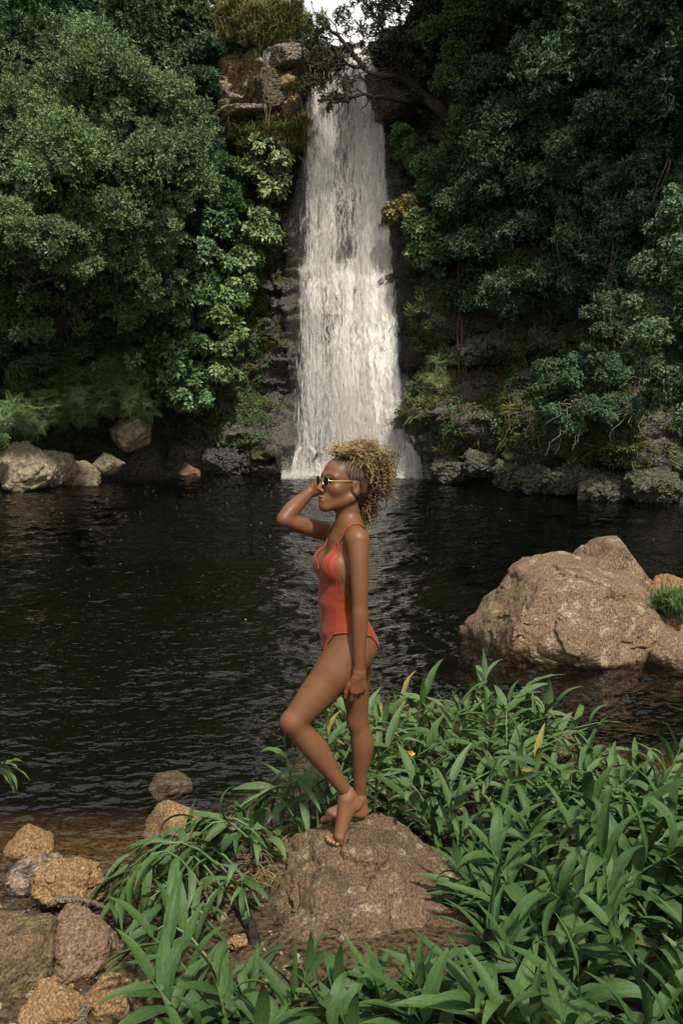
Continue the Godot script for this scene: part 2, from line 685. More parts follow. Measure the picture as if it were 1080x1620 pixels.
func build_terrain() -> void:
	var mb := MB.new()
	var zs := []
	var z := -2.0
	var step := 0.035
	while z > -34.0:
		zs.append(z)
		if z < -6.8: step *= 1.09
		z -= step
	var back := [400.0, 150.0, 60.0, 25.0, 12.0, 6.0, 3.0, 1.0, 0.0, -0.8, -1.4]
	zs = back + zs
	var xs := []
	for s in [-400.0, -100.0, -40.0, -16.0, -8.0, -5.0, -4.0]: xs.append(s)
	for i in 171: xs.append(-3.4 + i * 0.04)
	for s in [4.0, 5.0, 8.0, 16.0, 40.0, 100.0, 400.0]: xs.append(s)
	for zz in zs:
		for x in xs:
			var h := ground_at(x, zz) if zz < 30.0 else 4.0
			var f: float = 0.5 + 0.5 * N.fine.get_noise_2d(x, zz)
			var g: float = 0.5 + 0.5 * N.mid.get_noise_2d(x + 9.0, zz)
			var col := Color(0.085, 0.058, 0.034).lerp(Color(0.145, 0.10, 0.06), f).lerp(Color(0.05, 0.036, 0.022), g * 0.6)
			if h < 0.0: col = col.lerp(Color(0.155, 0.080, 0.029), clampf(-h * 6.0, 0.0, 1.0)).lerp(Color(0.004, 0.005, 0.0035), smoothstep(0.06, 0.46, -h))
			if h > 0.1 and (zz > 3.0 or absf(x) > 6.0): col = col.lerp(Color(0.04, 0.06, 0.02), 0.8)
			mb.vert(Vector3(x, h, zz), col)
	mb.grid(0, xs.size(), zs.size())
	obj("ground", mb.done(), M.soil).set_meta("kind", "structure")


# ------------------------------------------------------------------ cliff: x, z at the waterline, lean, width of the bank at its foot, height
const CLIFF := [[-18.0, 14.0, 0.5, 0.0, 15.0], [-14.0, -4.0, 0.5, 0.0, 18.0], [-11.5, -14.0, 0.45, 0.5, 20.0], [-9.4, -20.0, 0.4, 2.0, 20.0], [-8.1, -23.0, 0.34, 3.0, 20.0], [-7.2, -26.4, 0.28, 2.4, 19.0], [-5.7, -27.8, 0.22, 1.2, 18.0], [-4.3, -28.0, 0.16, 0.6, 14.0], [-2.6, -28.2, 0.10, 0.2, 12.6], [-1.3, -28.4, 0.06, 0.0, 11.9], [0.0, -28.5, 0.06, 0.0, 11.8], [1.3, -28.3, 0.06, 0.0, 12.2], [2.1, -27.4, 0.08, 0.0, 13.5], [2.7, -26.1, 0.14, 0.0, 17.0], [4.0, -23.8, 0.2, 0.0, 20.0], [5.7, -21.8, 0.25, 0.0, 20.0], [7.4, -20.6, 0.3, 0.0, 20.0], [10.0, -17.0, 0.35, 0.0, 20.0], [12.0, -10.0, 0.4, 0.0, 20.0], [14.5, 0.0, 0.45, 0.0, 18.0], [18.0, 14.0, 0.5, 0.0, 15.0]]


func cliff_mix(t: float, k: int) -> float:
	var i := clampi(int(t), 0, CLIFF.size() - 2)
	var f := t - i
	var p0: float = CLIFF[maxi(i - 1, 0)][k]
	var p1: float = CLIFF[i][k]
	var p2: float = CLIFF[i + 1][k]
	var p3: float = CLIFF[mini(i + 2, CLIFF.size() - 1)][k]
	return 0.5 * (2.0 * p1 + (p2 - p0) * f + (2.0 * p0 - 5.0 * p1 + 4.0 * p2 - p3) * f * f + (3.0 * p1 - p0 - 3.0 * p2 + p3) * f * f * f)


func cliff_at(t: float, h: float, relief := 1.0) -> Vector3:
	var x := cliff_mix(t, 0)
	var z := cliff_mix(t, 1)
	var tx := cliff_mix(t + 0.02, 0) - cliff_mix(t - 0.02, 0)
	var tz := cliff_mix(t + 0.02, 1) - cliff_mix(t - 0.02, 1)
	var out := Vector2(tz, -tx).normalized()
	var top := cliff_mix(t, 4)
	var hh := minf(h, top)
	var off := cliff_mix(t, 2) * hh + cliff_mix(t, 3) * smoothstep(0.55, 1.0, h)
	if h > top: off += (h - top) * 3.0
	var y := hh + (h - top) * (0.0 if absf(t - 10.0) < 1.1 else 0.35) if h > top else h
	if relief > 0.0:
		var u := t * 2.0
		var px := x + out.x * off
		var pz := z + out.y * off
		var big: float = N.big.get_noise_3d(px * 2.2, y * 2.0, pz * 2.2) * 1.3
		var warp: float = N.mid.get_noise_3d(px, y, pz) * 0.35
		# broken strata: wide blocks of unlike depth, with recessed joints between them
		var blocks: float = N.cell.get_noise_3d(px * 0.9 + warp, y * 1.7 + warp, pz * 0.9) * 0.30
		var small: float = N.cell.get_noise_3d(px * 2.3 + warp + 7.0, y * 4.6 + warp, pz * 2.3) * 0.13
		var joint := clampf(0.22 - (N.crack.get_noise_3d(px * 2.3 + warp + 7.0, y * 4.6 + warp, pz * 2.3) + 1.0), 0.0, 0.22) * 0.45
		var rough: float = N.fine.get_noise_3d(px, y, pz) * 0.05
		var ledge := 0.0
		if t > 12.3: ledge = -0.55 * smoothstep(0.35, 0.8, h) * (1.0 - smoothstep(1.6, 2.6, h)) - 0.55 * smoothstep(3.0, 3.3, h) * (1.0 - smoothstep(4.2, 5.4, h))
		if t < 7.5 and t > 3.0: ledge = -0.9 * smoothstep(4.1, 4.5, h) * (1.0 - smoothstep(5.0, 6.6, h))
		if absf(t - 10.0) < 2.0: ledge = -0.55 * (1.0 - smoothstep(4.9, 5.5, h + 0.25 * (10.0 - t))) * smoothstep(2.0, 1.2, absf(t - 10.0)) - 0.35 * (1.0 - smoothstep(0.9, 1.3, h))
		if t > 7.2 and t < 9.4: ledge -= 1.0 * smoothstep(7.35, 7.6, t) * (1.0 - smoothstep(9.0, 9.25, t)) * smoothstep(9.0, 9.25, h + warp * 0.5) * (1.0 - smoothstep(11.4, 12.4, h)) * (0.75 + 0.5 * blocks)
		off += (big + blocks + small + joint + rough) * relief * clampf(h * 1.2 + 0.35, 0.3, 1.0) + ledge
		y += N.mid.get_noise_3d(px * 1.3, y * 0.6, pz * 1.3 + 40.0) * 0.12 * relief
	return Vector3(x + out.x * off, y, z + out.y * off)


func cliff_normal(t: float, h: float) -> Vector3:
	var a := cliff_at(t + 0.06, h) - cliff_at(t - 0.06, h)
	var b := cliff_at(t, h + 0.15) - cliff_at(t, h - 0.15)
	return b.cross(a).normalized() * -1.0


func build_cliff() -> void:
	var ts := []
	var t := 0.0
	while t < 20.0:
		ts.append(t)
		var near := absf(t - 10.3)
		t += 0.022 if near < 3.5 else (0.035 if near < 6.2 else 0.25)
	ts.append(19.999)
	var hs := [-2.6, -1.6, -0.8]
	var h := -0.3
	while h < 13.2:
		hs.append(h)
		h += 0.06 if h < 12.6 else 0.2
	for q in [13.5, 14.0, 14.6, 15.3, 16.0, 17.0, 18.0, 19.0, 20.0, 21.0, 22.0, 24.0, 27.0, 32.0, 50.0]: hs.append(q)
	var mb := MB.new()
	for hh in hs:
		for tt in ts:
			var p := cliff_at(tt, hh)
			var m: float = 0.5 + 0.5 * N.mid.get_noise_3d(p.x * 0.8, p.y * 0.8, p.z * 0.8)
			var b: float = 0.5 + 0.5 * N.big.get_noise_3d(p.x * 3.0, p.y * 2.0, p.z * 3.0)
			var f: float = 0.5 + 0.5 * N.fine.get_noise_3d(p.x, p.y, p.z)
			var fall := clampf(1.0 - absf(tt - 10.3) / 2.4, 0.0, 1.0)
			var rock := Color(0.13, 0.115, 0.095).lerp(Color(0.23, 0.20, 0.165), f).lerp(Color(0.085, 0.075, 0.065), b)
			rock = rock.lerp(Color(0.105, 0.098, 0.092).lerp(Color(0.045, 0.042, 0.04), b), fall)
			var show_rock := smoothstep(7.3, 7.7, tt) * (1.0 - smoothstep(9.0, 9.3, tt)) * smoothstep(8.9, 9.3, p.y) * (1.0 - smoothstep(11.2, 11.9, p.y))
			rock = rock.lerp(Color(0.42, 0.34, 0.26).lerp(Color(0.54, 0.36, 0.17), smoothstep(0.4, 0.62, b)) * (0.6 + 0.6 * f), show_rock)
			var moss := smoothstep(0.46, 0.66, m + 0.1 * f - fall * 0.16)
			var green := Color(0.055, 0.070, 0.022).lerp(Color(0.11, 0.115, 0.04), f)
			rock = rock.lerp(green, moss * 0.85 * (1.0 - show_rock * 0.8))
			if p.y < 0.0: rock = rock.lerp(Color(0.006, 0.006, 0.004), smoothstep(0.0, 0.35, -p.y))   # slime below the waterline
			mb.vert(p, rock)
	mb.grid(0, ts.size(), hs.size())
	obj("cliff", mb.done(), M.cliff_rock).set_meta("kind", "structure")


# ------------------------------------------------------------------ water
func build_water() -> void:
	var mb := MB.new()
	var rows := 460
	var cols := 440
	for j in rows + 1:
		var z := -3.2 * pow(31.0 / 3.2, float(j) / rows)
		for i in cols + 1:
			var s := float(i) / cols * 2.0 - 1.0
			var x := -z * (s * 0.55 + 0.45 * s * s * s)
			var near := clampf(12.0 / -z, 0.3, 1.0)
			var calm: float = 0.55 + 0.6 * N.big.get_noise_2d(x * 1.4, z * 1.4 + 30.0)
			var fall := exp(-Vector2(x - 0.3, (z + 26.8) * 0.8).length_squared() / 10.0)
			var y: float = 0.030 * N.wave.get_noise_2d(x * 0.75, z * 1.15) + 0.027 * N.wave.get_noise_2d(x * 2.0 + 20.0, z * 3.1) * calm + 0.016 * N.wave.get_noise_2d(x * 4.6, z * 8.0 + 60.0) * near * calm
			y += smoothstep(-9.5, -5.5, z) * 0.016 * N.wave.get_noise_2d(x * 1.5 + 90.0, z * 3.0 - x * 0.6) * calm
			y += fall * (0.09 * N.wave.get_noise_2d(x * 2.4, z * 2.4) + 0.05 * N.wave.get_noise_2d(x * 5.0, z * 5.0))
			mb.vert(Vector3(x, y, z))
	mb.grid(0, cols + 1, rows + 1)
	obj("pool_water", mb.done(), M.pool_water).set_meta("kind", "structure")


# A falling sheet from the lip down: xs gives [height, left edge, right edge, distance in front of the rock].
func fall_sheet(shape: Array, h0: float, h1: float, cols: int, rows: int, sd: int, alpha: float) -> MB:
	var mb := MB.new()
	var nz := noise_of(1.0, sd, 3)
	for j in rows + 1:
		var h := lerpf(h0, h1, float(j) / rows)
		var l := 0.0
		var r := 0.0
		var f := 0.0
		for k in shape.size() - 1:
			if h <= shape[k][0] and h >= shape[k + 1][0]:
				var q: float = (shape[k][0] - h) / maxf(shape[k][0] - shape[k + 1][0], 0.001)
				l = lerpf(shape[k][1], shape[k + 1][1], q)
				r = lerpf(shape[k][2], shape[k + 1][2], q)
				f = lerpf(shape[k][3], shape[k + 1][3], q)
		for i in cols + 1:
			var s := float(i) / cols
			var edge := 0.10 * nz.get_noise_2d(h * 2.1, s * 2.0)
			var x := lerpf(l + edge, r + edge, s) + 0.05 * nz.get_noise_2d(h * 3.0, s * 9.0)
			var z := f + 0.10 * nz.get_noise_2d(x * 3.4, h * 0.7) + 0.05 * nz.get_noise_2d(x * 9.0, h * 2.0)
			var a := alpha * clampf(minf(s, 1.0 - s) * 7.0 + 0.25 * nz.get_noise_2d(s * 5.0, h * 4.0), 0.0, 1.0)
			if h0 < 11.5: a *= clampf((h0 - h) / 0.7 + 0.8 * nz.get_noise_2d(x * 6.0, 3.0), 0.0, 1.0)
			a *= clampf(1.0 + 0.9 * nz.get_noise_2d(x * 1.6 + 31.0, h * 0.45), 0.25, 1.0)
			mb.vert(Vector3(x, h, z), Color(1, 1, 1, clampf(a, 0, 1)), Vector2(s * (r - l) / 2.6 + sd * 0.13, -h / 9.0))
	mb.grid(0, cols + 1, rows + 1)
	return mb


func build_waterfall() -> void:
	var w := thing("waterfall", "tall white waterfall dropping over the dark rock ledge into the pool", "waterfall", Vector3(0.2, 0, -28.0))
	var back := Vector3(-0.2, 0, 28.0)
	var parts := [
		["thin_veil", [[12.1, -0.8, 0.65, -29.3], [9.0, -1.08, 1.14, -28.55], [5.8, -1.2, 1.35, -28.35], [5.2, -1.2, 1.4, -27.75], [0.0, -1.25, 1.75, -27.35]], 12.1, 0.0, 0, 0.6, 5],
		["left_curtain", [[11.0, -0.85, 0.05, -28.9], [5.9, -0.95, -0.15, -28.25], [5.2, -0.95, 0.0, -27.65], [4.4, -0.95, 0.1, -27.55]], 11.0, 4.4, 0, 0.8, 9],
		["middle_curtain", [[5.95, -0.2, 1.2, -28.1], [5.3, -0.3, 1.35, -27.55], [2.5, -0.35, 1.6, -27.3], [0.0, -0.4, 1.8, -27.1]], 5.95, 0.0, 1, 0.8, 14],
		["bright_stream", [[12.4, -0.1, 0.5, -29.6], [12.0, 0.05, 0.62, -29.0], [11.0, 0.35, 0.95, -28.45], [9.8, 0.55, 1.12, -28.3], [6.0, 0.62, 1.38, -28.0], [5.0, 0.62, 1.5, -27.6], [2.5, 0.75, 1.62, -27.2], [0.0, 0.9, 1.9, -26.95]], 12.4, 0.0, 1, 1.25, 19],
		["side_jet", [[0.86, -1.15, -0.85, -27.6], [0.75, -1.25, -0.7, -27.2], [0.0, -1.35, -0.55, -27.0]], 0.86, 0.0, 1, 1.1, 31],
		["side_jet", [[1.3, 1.65, 1.8, -27.3], [0.9, 1.65, 1.9, -26.8], [0.0, 1.5, 2.05, -26.5]], 1.3, 0.0, 1, 0.7, 33],
		]
	for p in parts:
		var mb := fall_sheet(p[1], p[2], p[3], 46, int((p[2] - p[3]) * 14) + 6, p[6], p[5])
		for i in mb.v.size(): mb.v[i] += back
		obj(p[0], mb.done(), M["falling_water_%d" % p[4]], w)
	# flying drops, in streams and as spray at the foot
	var at := []
	var tint := []
	var nz := noise_of(1.0, 61, 3)
	for i in 190000:
		var h := 11.9 * pow(rf(0.0, 1.0), 1.1)
		var s := rf(-0.03, 1.02)
		var thick: float
		if h > 5.7 + 0.3 * s: thick = table([[0.0, 0.12], [0.12, 0.42], [0.3, 0.40], [0.45, 0.20], [0.62, 0.34], [0.72, 0.95], [0.95, 1.0], [1.02, 0.35]], s)
		else: thick = table([[-0.03, 0.1], [0.08, 0.40], [0.18, 0.80], [0.27, 0.42], [0.36, 0.55], [0.5, 0.85], [0.8, 0.95], [0.95, 0.75], [1.02, 0.2]], s)
		var l := lerpf(-1.25, -1.05, smoothstep(0.0, 9.0, h)) + maxf(h - 10.0, 0.0) * 0.12
		var r := table([[0.0, 1.75], [3.3, 1.5], [5.6, 1.3], [9.0, 1.14], [10.4, 1.0], [11.9, 0.62]], h)
		if h > 9.8 and s < 0.6: thick *= 0.5
		# thinner below the stepped ledges, whiter on their crests
		var crest := 5.05 + 0.75 * s + 0.12 * nz.get_noise_2d(s * 9.0, 3.0)
		if s > 0.12 and s < 0.75 and absf(h - crest) < 0.08: thick = 0.35 + 1.3 * clampf(0.6 + nz.get_noise_1d(s * 22.0 + 7.0) * 1.6, 0.0, 1.0)
		elif s > 0.22 and s < 0.62 and h < crest and h > crest - 1.7: thick *= 0.30 + 0.6 * clampf(nz.get_noise_2d(s * 16.0, 8.0) * 2.0, 0.0, 1.0)
		elif s > 0.38 and s < 0.60 and h > crest and h < crest + 1.1: thick *= 0.35 + 0.9 * clampf(nz.get_noise_2d(s * 20.0, 18.0) * 2.0, 0.0, 1.0)
		if s > 0.35 and s < 0.48 and absf(h - 2.9 - 0.3 * s) < 0.07: thick = 1.2
		var x := lerpf(l, r, s) + rng.randfn(0, 0.02)
		var st: float = 0.55 + 0.6 * nz.get_noise_2d(x * 4.0, h * 0.35) + 0.5 * nz.get_noise_2d(x * 11.0 + 40.0, h * 1.1) + 0.25 * nz.get_noise_2d(x * 4.0, h * 4.0)
		if thick * (0.40 + st) < rf(0.14, 1.05): continue
		var z := table([[0.0, -26.95], [4.4, -27.6], [5.6, -27.85], [6.8, -28.12], [9.5, -28.3]], h + 0.5 * nz.get_noise_1d(s * 6.0)) - maxf(0.0, h - 9.8) * 0.35
		z += rng.randfn(0, 0.10)
		var k := rf(0.004, 0.0105)
		var long: float = k * rf(1.2, 3.0) if i % 5 < 3 else rf(0.04, 0.24)
		at.append(Transform3D(Basis(Vector3(k, 0, 0), Vector3(rf(-0.04, 0.04) * long, long, 0), Vector3(0, 0, k)), Vector3(x, h, z) + back))
		tint.append(grey(rf(0.75, 1.0)))
	for i in 14000:
		var x := rf(-1.6, 2.4)
		var h := absf(rng.randfn(0.0, 0.34)) * (1.5 if x > 0.7 else 0.8)
		if x < -0.6 and rf(0, 1) < 0.6: h *= 0.35
		var k := rf(0.006, 0.015)
		at.append(Transform3D(Basis(Vector3(k, 0, 0), Vector3(0, k * 1.2, 0), Vector3(0, 0, k)), Vector3(x, h, rf(-27.4, -26.2)) + back))
		tint.append(grey(rf(0.8, 1.0)))
	for a in [[Vector3(0.45, 1.0, -26.7), Vector3(4.6, 4.2, 2.2), 0.10], [Vector3(0.25, 4.6, -27.3), Vector3(3.6, 11.0, 1.3), 0.07]]:
		var mist := FogVolume.new()
		mist.name = "spray_mist"
		mist.shape = RenderingServer.FOG_VOLUME_SHAPE_ELLIPSOID
		mist.size = a[1]
		mist.position = a[0] + back
		var fm := FogMaterial.new()
		fm.resource_name = "spray_mist"
		fm.albedo = Color(0.97, 0.96, 0.94)
		fm.density = a[2]
		mist.material = fm
		mist.set_meta("kind", "stuff")
		w.add_child(mist, true)
	# arcs of water off the rocks at the foot, left and right
	for a in [[Vector3(-1.0, 0.78, -27.3), Vector3(-1.32, 0.0, -26.9)], [Vector3(-0.98, 0.80, -27.3), Vector3(-0.60, 0.0, -26.8)], [Vector3(1.75, 1.15, -27.0), Vector3(2.1, 0.0, -26.5)], [Vector3(1.7, 0.9, -26.9), Vector3(2.0, 0.0, -26.4)]]:
		for i in 900:
			var f := pow(rf(0, 1), 0.8)
			var p: Vector3 = a[0].lerp(a[1], sqrt(f))
			p.y = lerpf(a[0].y, 0.0, f * f)
			var k := rf(0.007, 0.017)
			at.append(Transform3D(Basis(Vector3(k, 0, 0), Vector3(0, k * rf(1, 4), 0), Vector3(0, 0, k)), p + rdir() * 0.05 * (0.4 + f) + back))
			tint.append(grey(rf(0.85, 1.0)))
	copies("flying_drops", M.drop, M.water_drops, at, tint, w)
	# churned foam where the fall meets the pool
	var mb := MB.new()
	for j in 41:
		for i in 121:
			var x := -2.2 + i * 0.042
			var z := -27.8 + j * 0.055
			var d: float = 1.0 - Vector2((x - 0.45) / 2.1, (z + 27.2) / 1.15).length()
			var a: float = clampf(d * 2.2 + 0.9 * N.mid.get_noise_2d(x * 2.5, z * 2.5) - 0.1, 0.0, 0.95)
			mb.vert(Vector3(x, 0.05 + 0.07 * clampf(d, 0, 1) * (1.0 + N.fine.get_noise_2d(x, z)), z) + back, Color(1, 1, 1, a))
	mb.grid(0, 121, 41)
	obj("churned_foam", mb.done(), M.foam, w)
	at = []
	tint = []
	for i in 190:
		var z := -9.0 - 16.0 * sqrt(rf(0.0, 1.0))
		var x := rng.randfn(-1.5, 3.0)
		var k := rf(0.004, 0.011)
		at.append(Transform3D(Basis(Vector3(k * rf(1, 3), 0, 0), Vector3(0, k * 0.4, 0), Vector3(0, 0, k)), Vector3(x, 0.012, z)))
		tint.append(grey(rf(0.5, 0.9)))
	tag(copies("foam_flecks", M.drop, M.water_drops, at, tint), "white foam flecks drifting on the dark pool", "foam")


# ------------------------------------------------------------------ rocks
# A faceted stone: the smooth meeting of planes [normal, distance], roughened.
func stone(planes: Array, sub: int, sharp: float, amp: float, sd: int, cols: Array, origin := Vector3.ZERO, lichen := 0.0, wet := -9.0) -> ArrayMesh:
	var mb := MB.new()
	var na := noise_of(1.0, sd, 4)
	var nb := noise_of(1.0, sd + 3, 4, FastNoiseLite.TYPE_SIMPLEX_SMOOTH, true)
	var nc := noise_of(1.0, sd + 6, 3, FastNoiseLite.TYPE_CELLULAR)
	var nd := noise_of(1.0, sd + 8, 1, FastNoiseLite.TYPE_CELLULAR)
	nd.cellular_return_type = FastNoiseLite.RETURN_CELL_VALUE
	var ne := noise_of(1.0, sd + 8, 1, FastNoiseLite.TYPE_CELLULAR)
	ne.cellular_return_type = FastNoiseLite.RETURN_DISTANCE2_SUB
	var size := 0.0
	for pl in planes: size = maxf(size, pl[1])
	for f in 6:
		var first := mb.v.size()
		for j in sub + 1:
			for i in sub + 1:
				var a := tan((float(i) / sub * 2.0 - 1.0) * PI / 4.0)
				var b := tan((float(j) / sub * 2.0 - 1.0) * PI / 4.0)
				var d := Vector3(a, b, 1)
				match f:
					1: d = Vector3(-a, b, -1)
					2: d = Vector3(1, b, -a)
					3: d = Vector3(-1, b, a)
					4: d = Vector3(a, 1, -b)
					5: d = Vector3(a, -1, b)
				d = d.normalized()
				var s := 0.0
				for pl in planes:
					var k: float = (pl[0] as Vector3).dot(d) / pl[1]
					if k > 0.0: s += pow(k, sharp)
				var r := pow(s, -1.0 / sharp)
				var p := d * r
				var q := p / size * 1.6
				r *= 1.0 + amp * (na.get_noise_3dv(q * 1.3) * 0.65 - nb.get_noise_3dv(q * 1.1 + Vector3(5, 1, 3)) * 0.35 + na.get_noise_3dv(q * 5.0) * 0.16 + nc.get_noise_3dv(q * 4.0) * 0.12 - pow(maxf(nb.get_noise_3dv(q * 0.9 + Vector3(0, 7, 2)), 0.0), 6.0) * 0.5)
				var qw := q * 1.5 + Vector3(na.get_noise_3dv(q * 2.0), na.get_noise_3dv(q * 2.0 + Vector3(9, 0, 0)), 0) * 0.35
				r *= 1.0 + amp * (0.42 * nd.get_noise_3dv(qw) - 0.5 * maxf(0.0, 0.10 - (ne.get_noise_3dv(qw) + 1.0)) * 10.0 * 0.35)
				p = d * r
				var m := clampf(0.5 + 0.75 * na.get_noise_3dv(q * 2.2 + Vector3(9, 9, 9)), 0, 1)
				var c: Color = (cols[0] as Color).lerp(cols[1], m)
				var li := smoothstep(0.18, 0.45, na.get_noise_3dv(q * 3.4 + Vector3(1, 20, 4))) * smoothstep(-0.1, 0.5, nb.get_noise_3dv(q * 3.0))
				c = c.lerp(cols[2], clampf(li * lichen * 2.0, 0, 0.85))
				var y := origin.y + p.y
				c = c.lerp(cols[3], smoothstep(0.1, 0.5, na.get_noise_3dv(q * 1.7 + Vector3(30, 2, 8))) * 0.7)
				if y < wet: c = c * lerpf(1.0, 0.42, clampf((wet - y) / 0.05, 0, 1))
				mb.vert(p, c)
		mb.grid(first, sub + 1, sub + 1, true)
	mb.smooth(true)
	return mb.done()


func loose_planes(size: Vector3, count: int, sd: int) -> Array:
	var r := RandomNumberGenerator.new()
	r.seed = sd
	var out := []
	for i in count:
		var z := 1.0 - 2.0 * (i + 0.5) / count
		var a := i * 2.39996 + r.randf_range(-0.5, 0.5)
		var n := Vector3(sqrt(1 - z * z) * cos(a), z, sqrt(1 - z * z) * sin(a))
		n = (n + Vector3(r.randf_range(-0.3, 0.3), r.randf_range(-0.3, 0.3), r.randf_range(-0.3, 0.3))).normalized()
		out.append([n, (n * size).length() * r.randf_range(0.78, 1.02)])
	return out


func rock(called: String, label: String, at: Vector3, size: Vector3, sd: int, cols: Array, m: Material, group := "", sub := 40, lichen := 0.2, wet := -9.0, count := 15, amp := 0.10) -> MeshInstance3D:
	var o := obj(called, stone(loose_planes(size, count, sd), sub, 16.0, amp, sd, cols, at, lichen, wet), m)
	o.position = at
	tag(o, label, "rock" if called != "boulder" else "boulder", group)
	return o


func build_rocks() -> void:
	var tan_rock := [Color(0.27, 0.212, 0.158), Color(0.19, 0.150, 0.115), Color(0.40, 0.38, 0.31), Color(0.13, 0.115, 0.085)]
	var brown_rock := [Color(0.185, 0.142, 0.10), Color(0.115, 0.09, 0.066), Color(0.33, 0.33, 0.26), Color(0.075, 0.064, 0.042)]
	var ochre := [Color(0.33, 0.235, 0.135), Color(0.23, 0.165, 0.10), Color(0.5, 0.4, 0.26), Color(0.22, 0.145, 0.08)]
	var dark := [Color(0.19, 0.155, 0.10), Color(0.12, 0.095, 0.06), Color(0.2, 0.18, 0.12), Color(0.05, 0.05, 0.028)]
	var grey_rock := [Color(0.36, 0.34, 0.29), Color(0.24, 0.225, 0.18), Color(0.5, 0.48, 0.42), Color(0.08, 0.09, 0.05)]
	# the rock she stands on
	var c := Vector3(0.08, -0.05, -4.2)
	var pl := [[Vector3(0.0, 1.0, 0.02), 0.352], [Vector3(0.165, 0.776, 0.61), 0.285], [Vector3(-0.72, 0.64, 0.25), 0.355], [Vector3(0.0, 0.22, 0.97), 0.365], [Vector3(0.45, 0.88, 0.05), 0.330], [Vector3(1.0, 0.15, 0.1), 0.50], [Vector3(-1.0, 0.12, 0.15), 0.47], [Vector3(0.1, 0.5, -0.85), 0.56], [Vector3(0.75, 0.3, 0.6), 0.50], [Vector3(-0.7, 0.1, 0.7), 0.46], [Vector3(0, -1, 0), 0.4], [Vector3(0.55, 0.5, -0.65), 0.52], [Vector3(-0.55, 0.5, -0.66), 0.50]]
	for p in pl: p[0] = (p[0] as Vector3).normalized()
	var o := obj("boulder", stone(pl, 130, 60.0, 0.135, 401, brown_rock, c, 0.4), M.near_rock)
	o.position = c
	tag(o, "brown lichen-spotted rock that the woman stands on", "boulder")
	# the large boulder in the pool
	c = Vector3(2.070, 0.245, -8.750)
	pl = [[Vector3(-0.25, 1.0, 0.05), 0.50], [Vector3(0.22, 1.0, 0.1), 0.47], [Vector3(0.62, 0.75, 0.25), 0.60], [Vector3(-0.8, 0.62, 0.1), 0.55], [Vector3(-0.97, 0.05, 0.3), 0.70], [Vector3(-0.2, 0.5, 0.85), 0.52], [Vector3(0.25, 0.35, 0.9), 0.56], [Vector3(-0.6, 0.1, 0.8), 0.68], [Vector3(0.95, 0.3, 0.2), 0.92], [Vector3(0.6, 0.2, 0.78), 0.82], [Vector3(0, 0, -1), 0.7], [Vector3(0, -1, 0), 0.8], [Vector3(-0.3, -0.5, 0.8), 0.62], [Vector3(0.5, -0.45, 0.75), 0.72]]
	for p in pl: p[0] = (p[0] as Vector3).normalized()
	o = obj("boulder", stone(pl, 120, 42.0, 0.085, 417, tan_rock, c, 0.6, 0.06), M.boulder)
	o.position = c
	tag(o, "large tan boulder with lichen sitting in the pool at right", "boulder")
	c = Vector3(2.624, 0.413, -9.500)
	pl = [[Vector3(-0.12, 0.98, 0.0), 0.47], [Vector3(-0.74, 0.66, 0.1), 0.37], [Vector3(0.82, 0.57, 0.1), 0.33], [Vector3(0, 0.3, 0.95), 0.36], [Vector3(0.9, 0.1, 0.4), 0.33], [Vector3(-0.95, 0, 0.2), 0.42], [Vector3(0, 0.1, -1), 0.4], [Vector3(0, -1, 0), 0.8]]
	for p in pl: p[0] = (p[0] as Vector3).normalized()
	o = obj("boulder", stone(pl, 64, 40.0, 0.08, 431, tan_rock, c, 0.4, 0.05), M.boulder)
	o.position = c
	tag(o, "pointed tan rock rising behind the large boulder", "boulder")
	rock("rock", "low orange-brown rock at the right of the large boulder, top of a grassy pile", Vector3(3.097, 0.386, -8.900), Vector3(0.32, 0.24, 0.3), 441, ochre, M.boulder, "", 40, 0.2, 0.03)
	rock("rock", "wedge of brown rock at the waterline right of the large boulder", Vector3(2.891, 0.047, -8.300), Vector3(0.30, 0.22, 0.3), 447, tan_rock, M.boulder, "", 40, 0.3, 0.05)
	rock("rock", "small pale stone beside the grass right of the large boulder", Vector3(2.949, 0.228, -8.350), Vector3(0.10, 0.09, 0.1), 452, ochre, M.boulder)
	rock("rock", "half-sunk brown rock in the water behind the ginger leaves", Vector3(1.315, 0.030, -6.203), Vector3(0.20, 0.13, 0.2), 455, brown_rock, M.near_rock, "", 40, 0.4, 0.06)
	# stones on the near shore, at the left
	rock("rock", "orange stone at the water's edge, farthest left of the shore stones", Vector3(-1.558, 0.030, -4.750), Vector3(0.14, 0.08, 0.10), 461, ochre, M.near_rock, "", 36, 0.2, 0.012)
	rock("rock", "wet pinkish slab in front of the orange stone", Vector3(-1.450, 0.015, -4.497), Vector3(0.17, 0.06, 0.11), 463, [Color(0.30, 0.2, 0.14), Color(0.2, 0.14, 0.1), Color(0.36, 0.3, 0.22), Color(0.14, 0.1, 0.07)], M.wet_rock)
	rock("rock", "hollow-faced ochre stone behind the bent root", Vector3(-1.229, 0.070, -4.288), Vector3(0.18, 0.11, 0.13), 467, ochre, M.near_rock, "", 44, 0.3, -9.0, 17, 0.2)
	rock("rock", "mossy brown boulder cut by the left edge of the frame", Vector3(-1.323, 0.090, -3.657), Vector3(0.23, 0.18, 0.22), 471, dark, M.near_rock, "", 48, 0.25)
	rock("rock", "rounded brown boulder beside the driftwood on the shore", Vector3(-1.049, 0.080, -3.772), Vector3(0.165, 0.15, 0.16), 477, tan_rock, M.near_rock, "", 48, 0.2)
	rock("rock", "yellow-brown stone wedged under the driftwood at the bottom edge", Vector3(-0.859, 0.030, -3.512), Vector3(0.12, 0.07, 0.09), 481, ochre, M.near_rock)
	rock("rock", "flat ochre stone on the gravel beside the mossy brown boulder", Vector3(-1.043, 0.020, -3.443), Vector3(0.13, 0.07, 0.12), 487, ochre, M.near_rock)
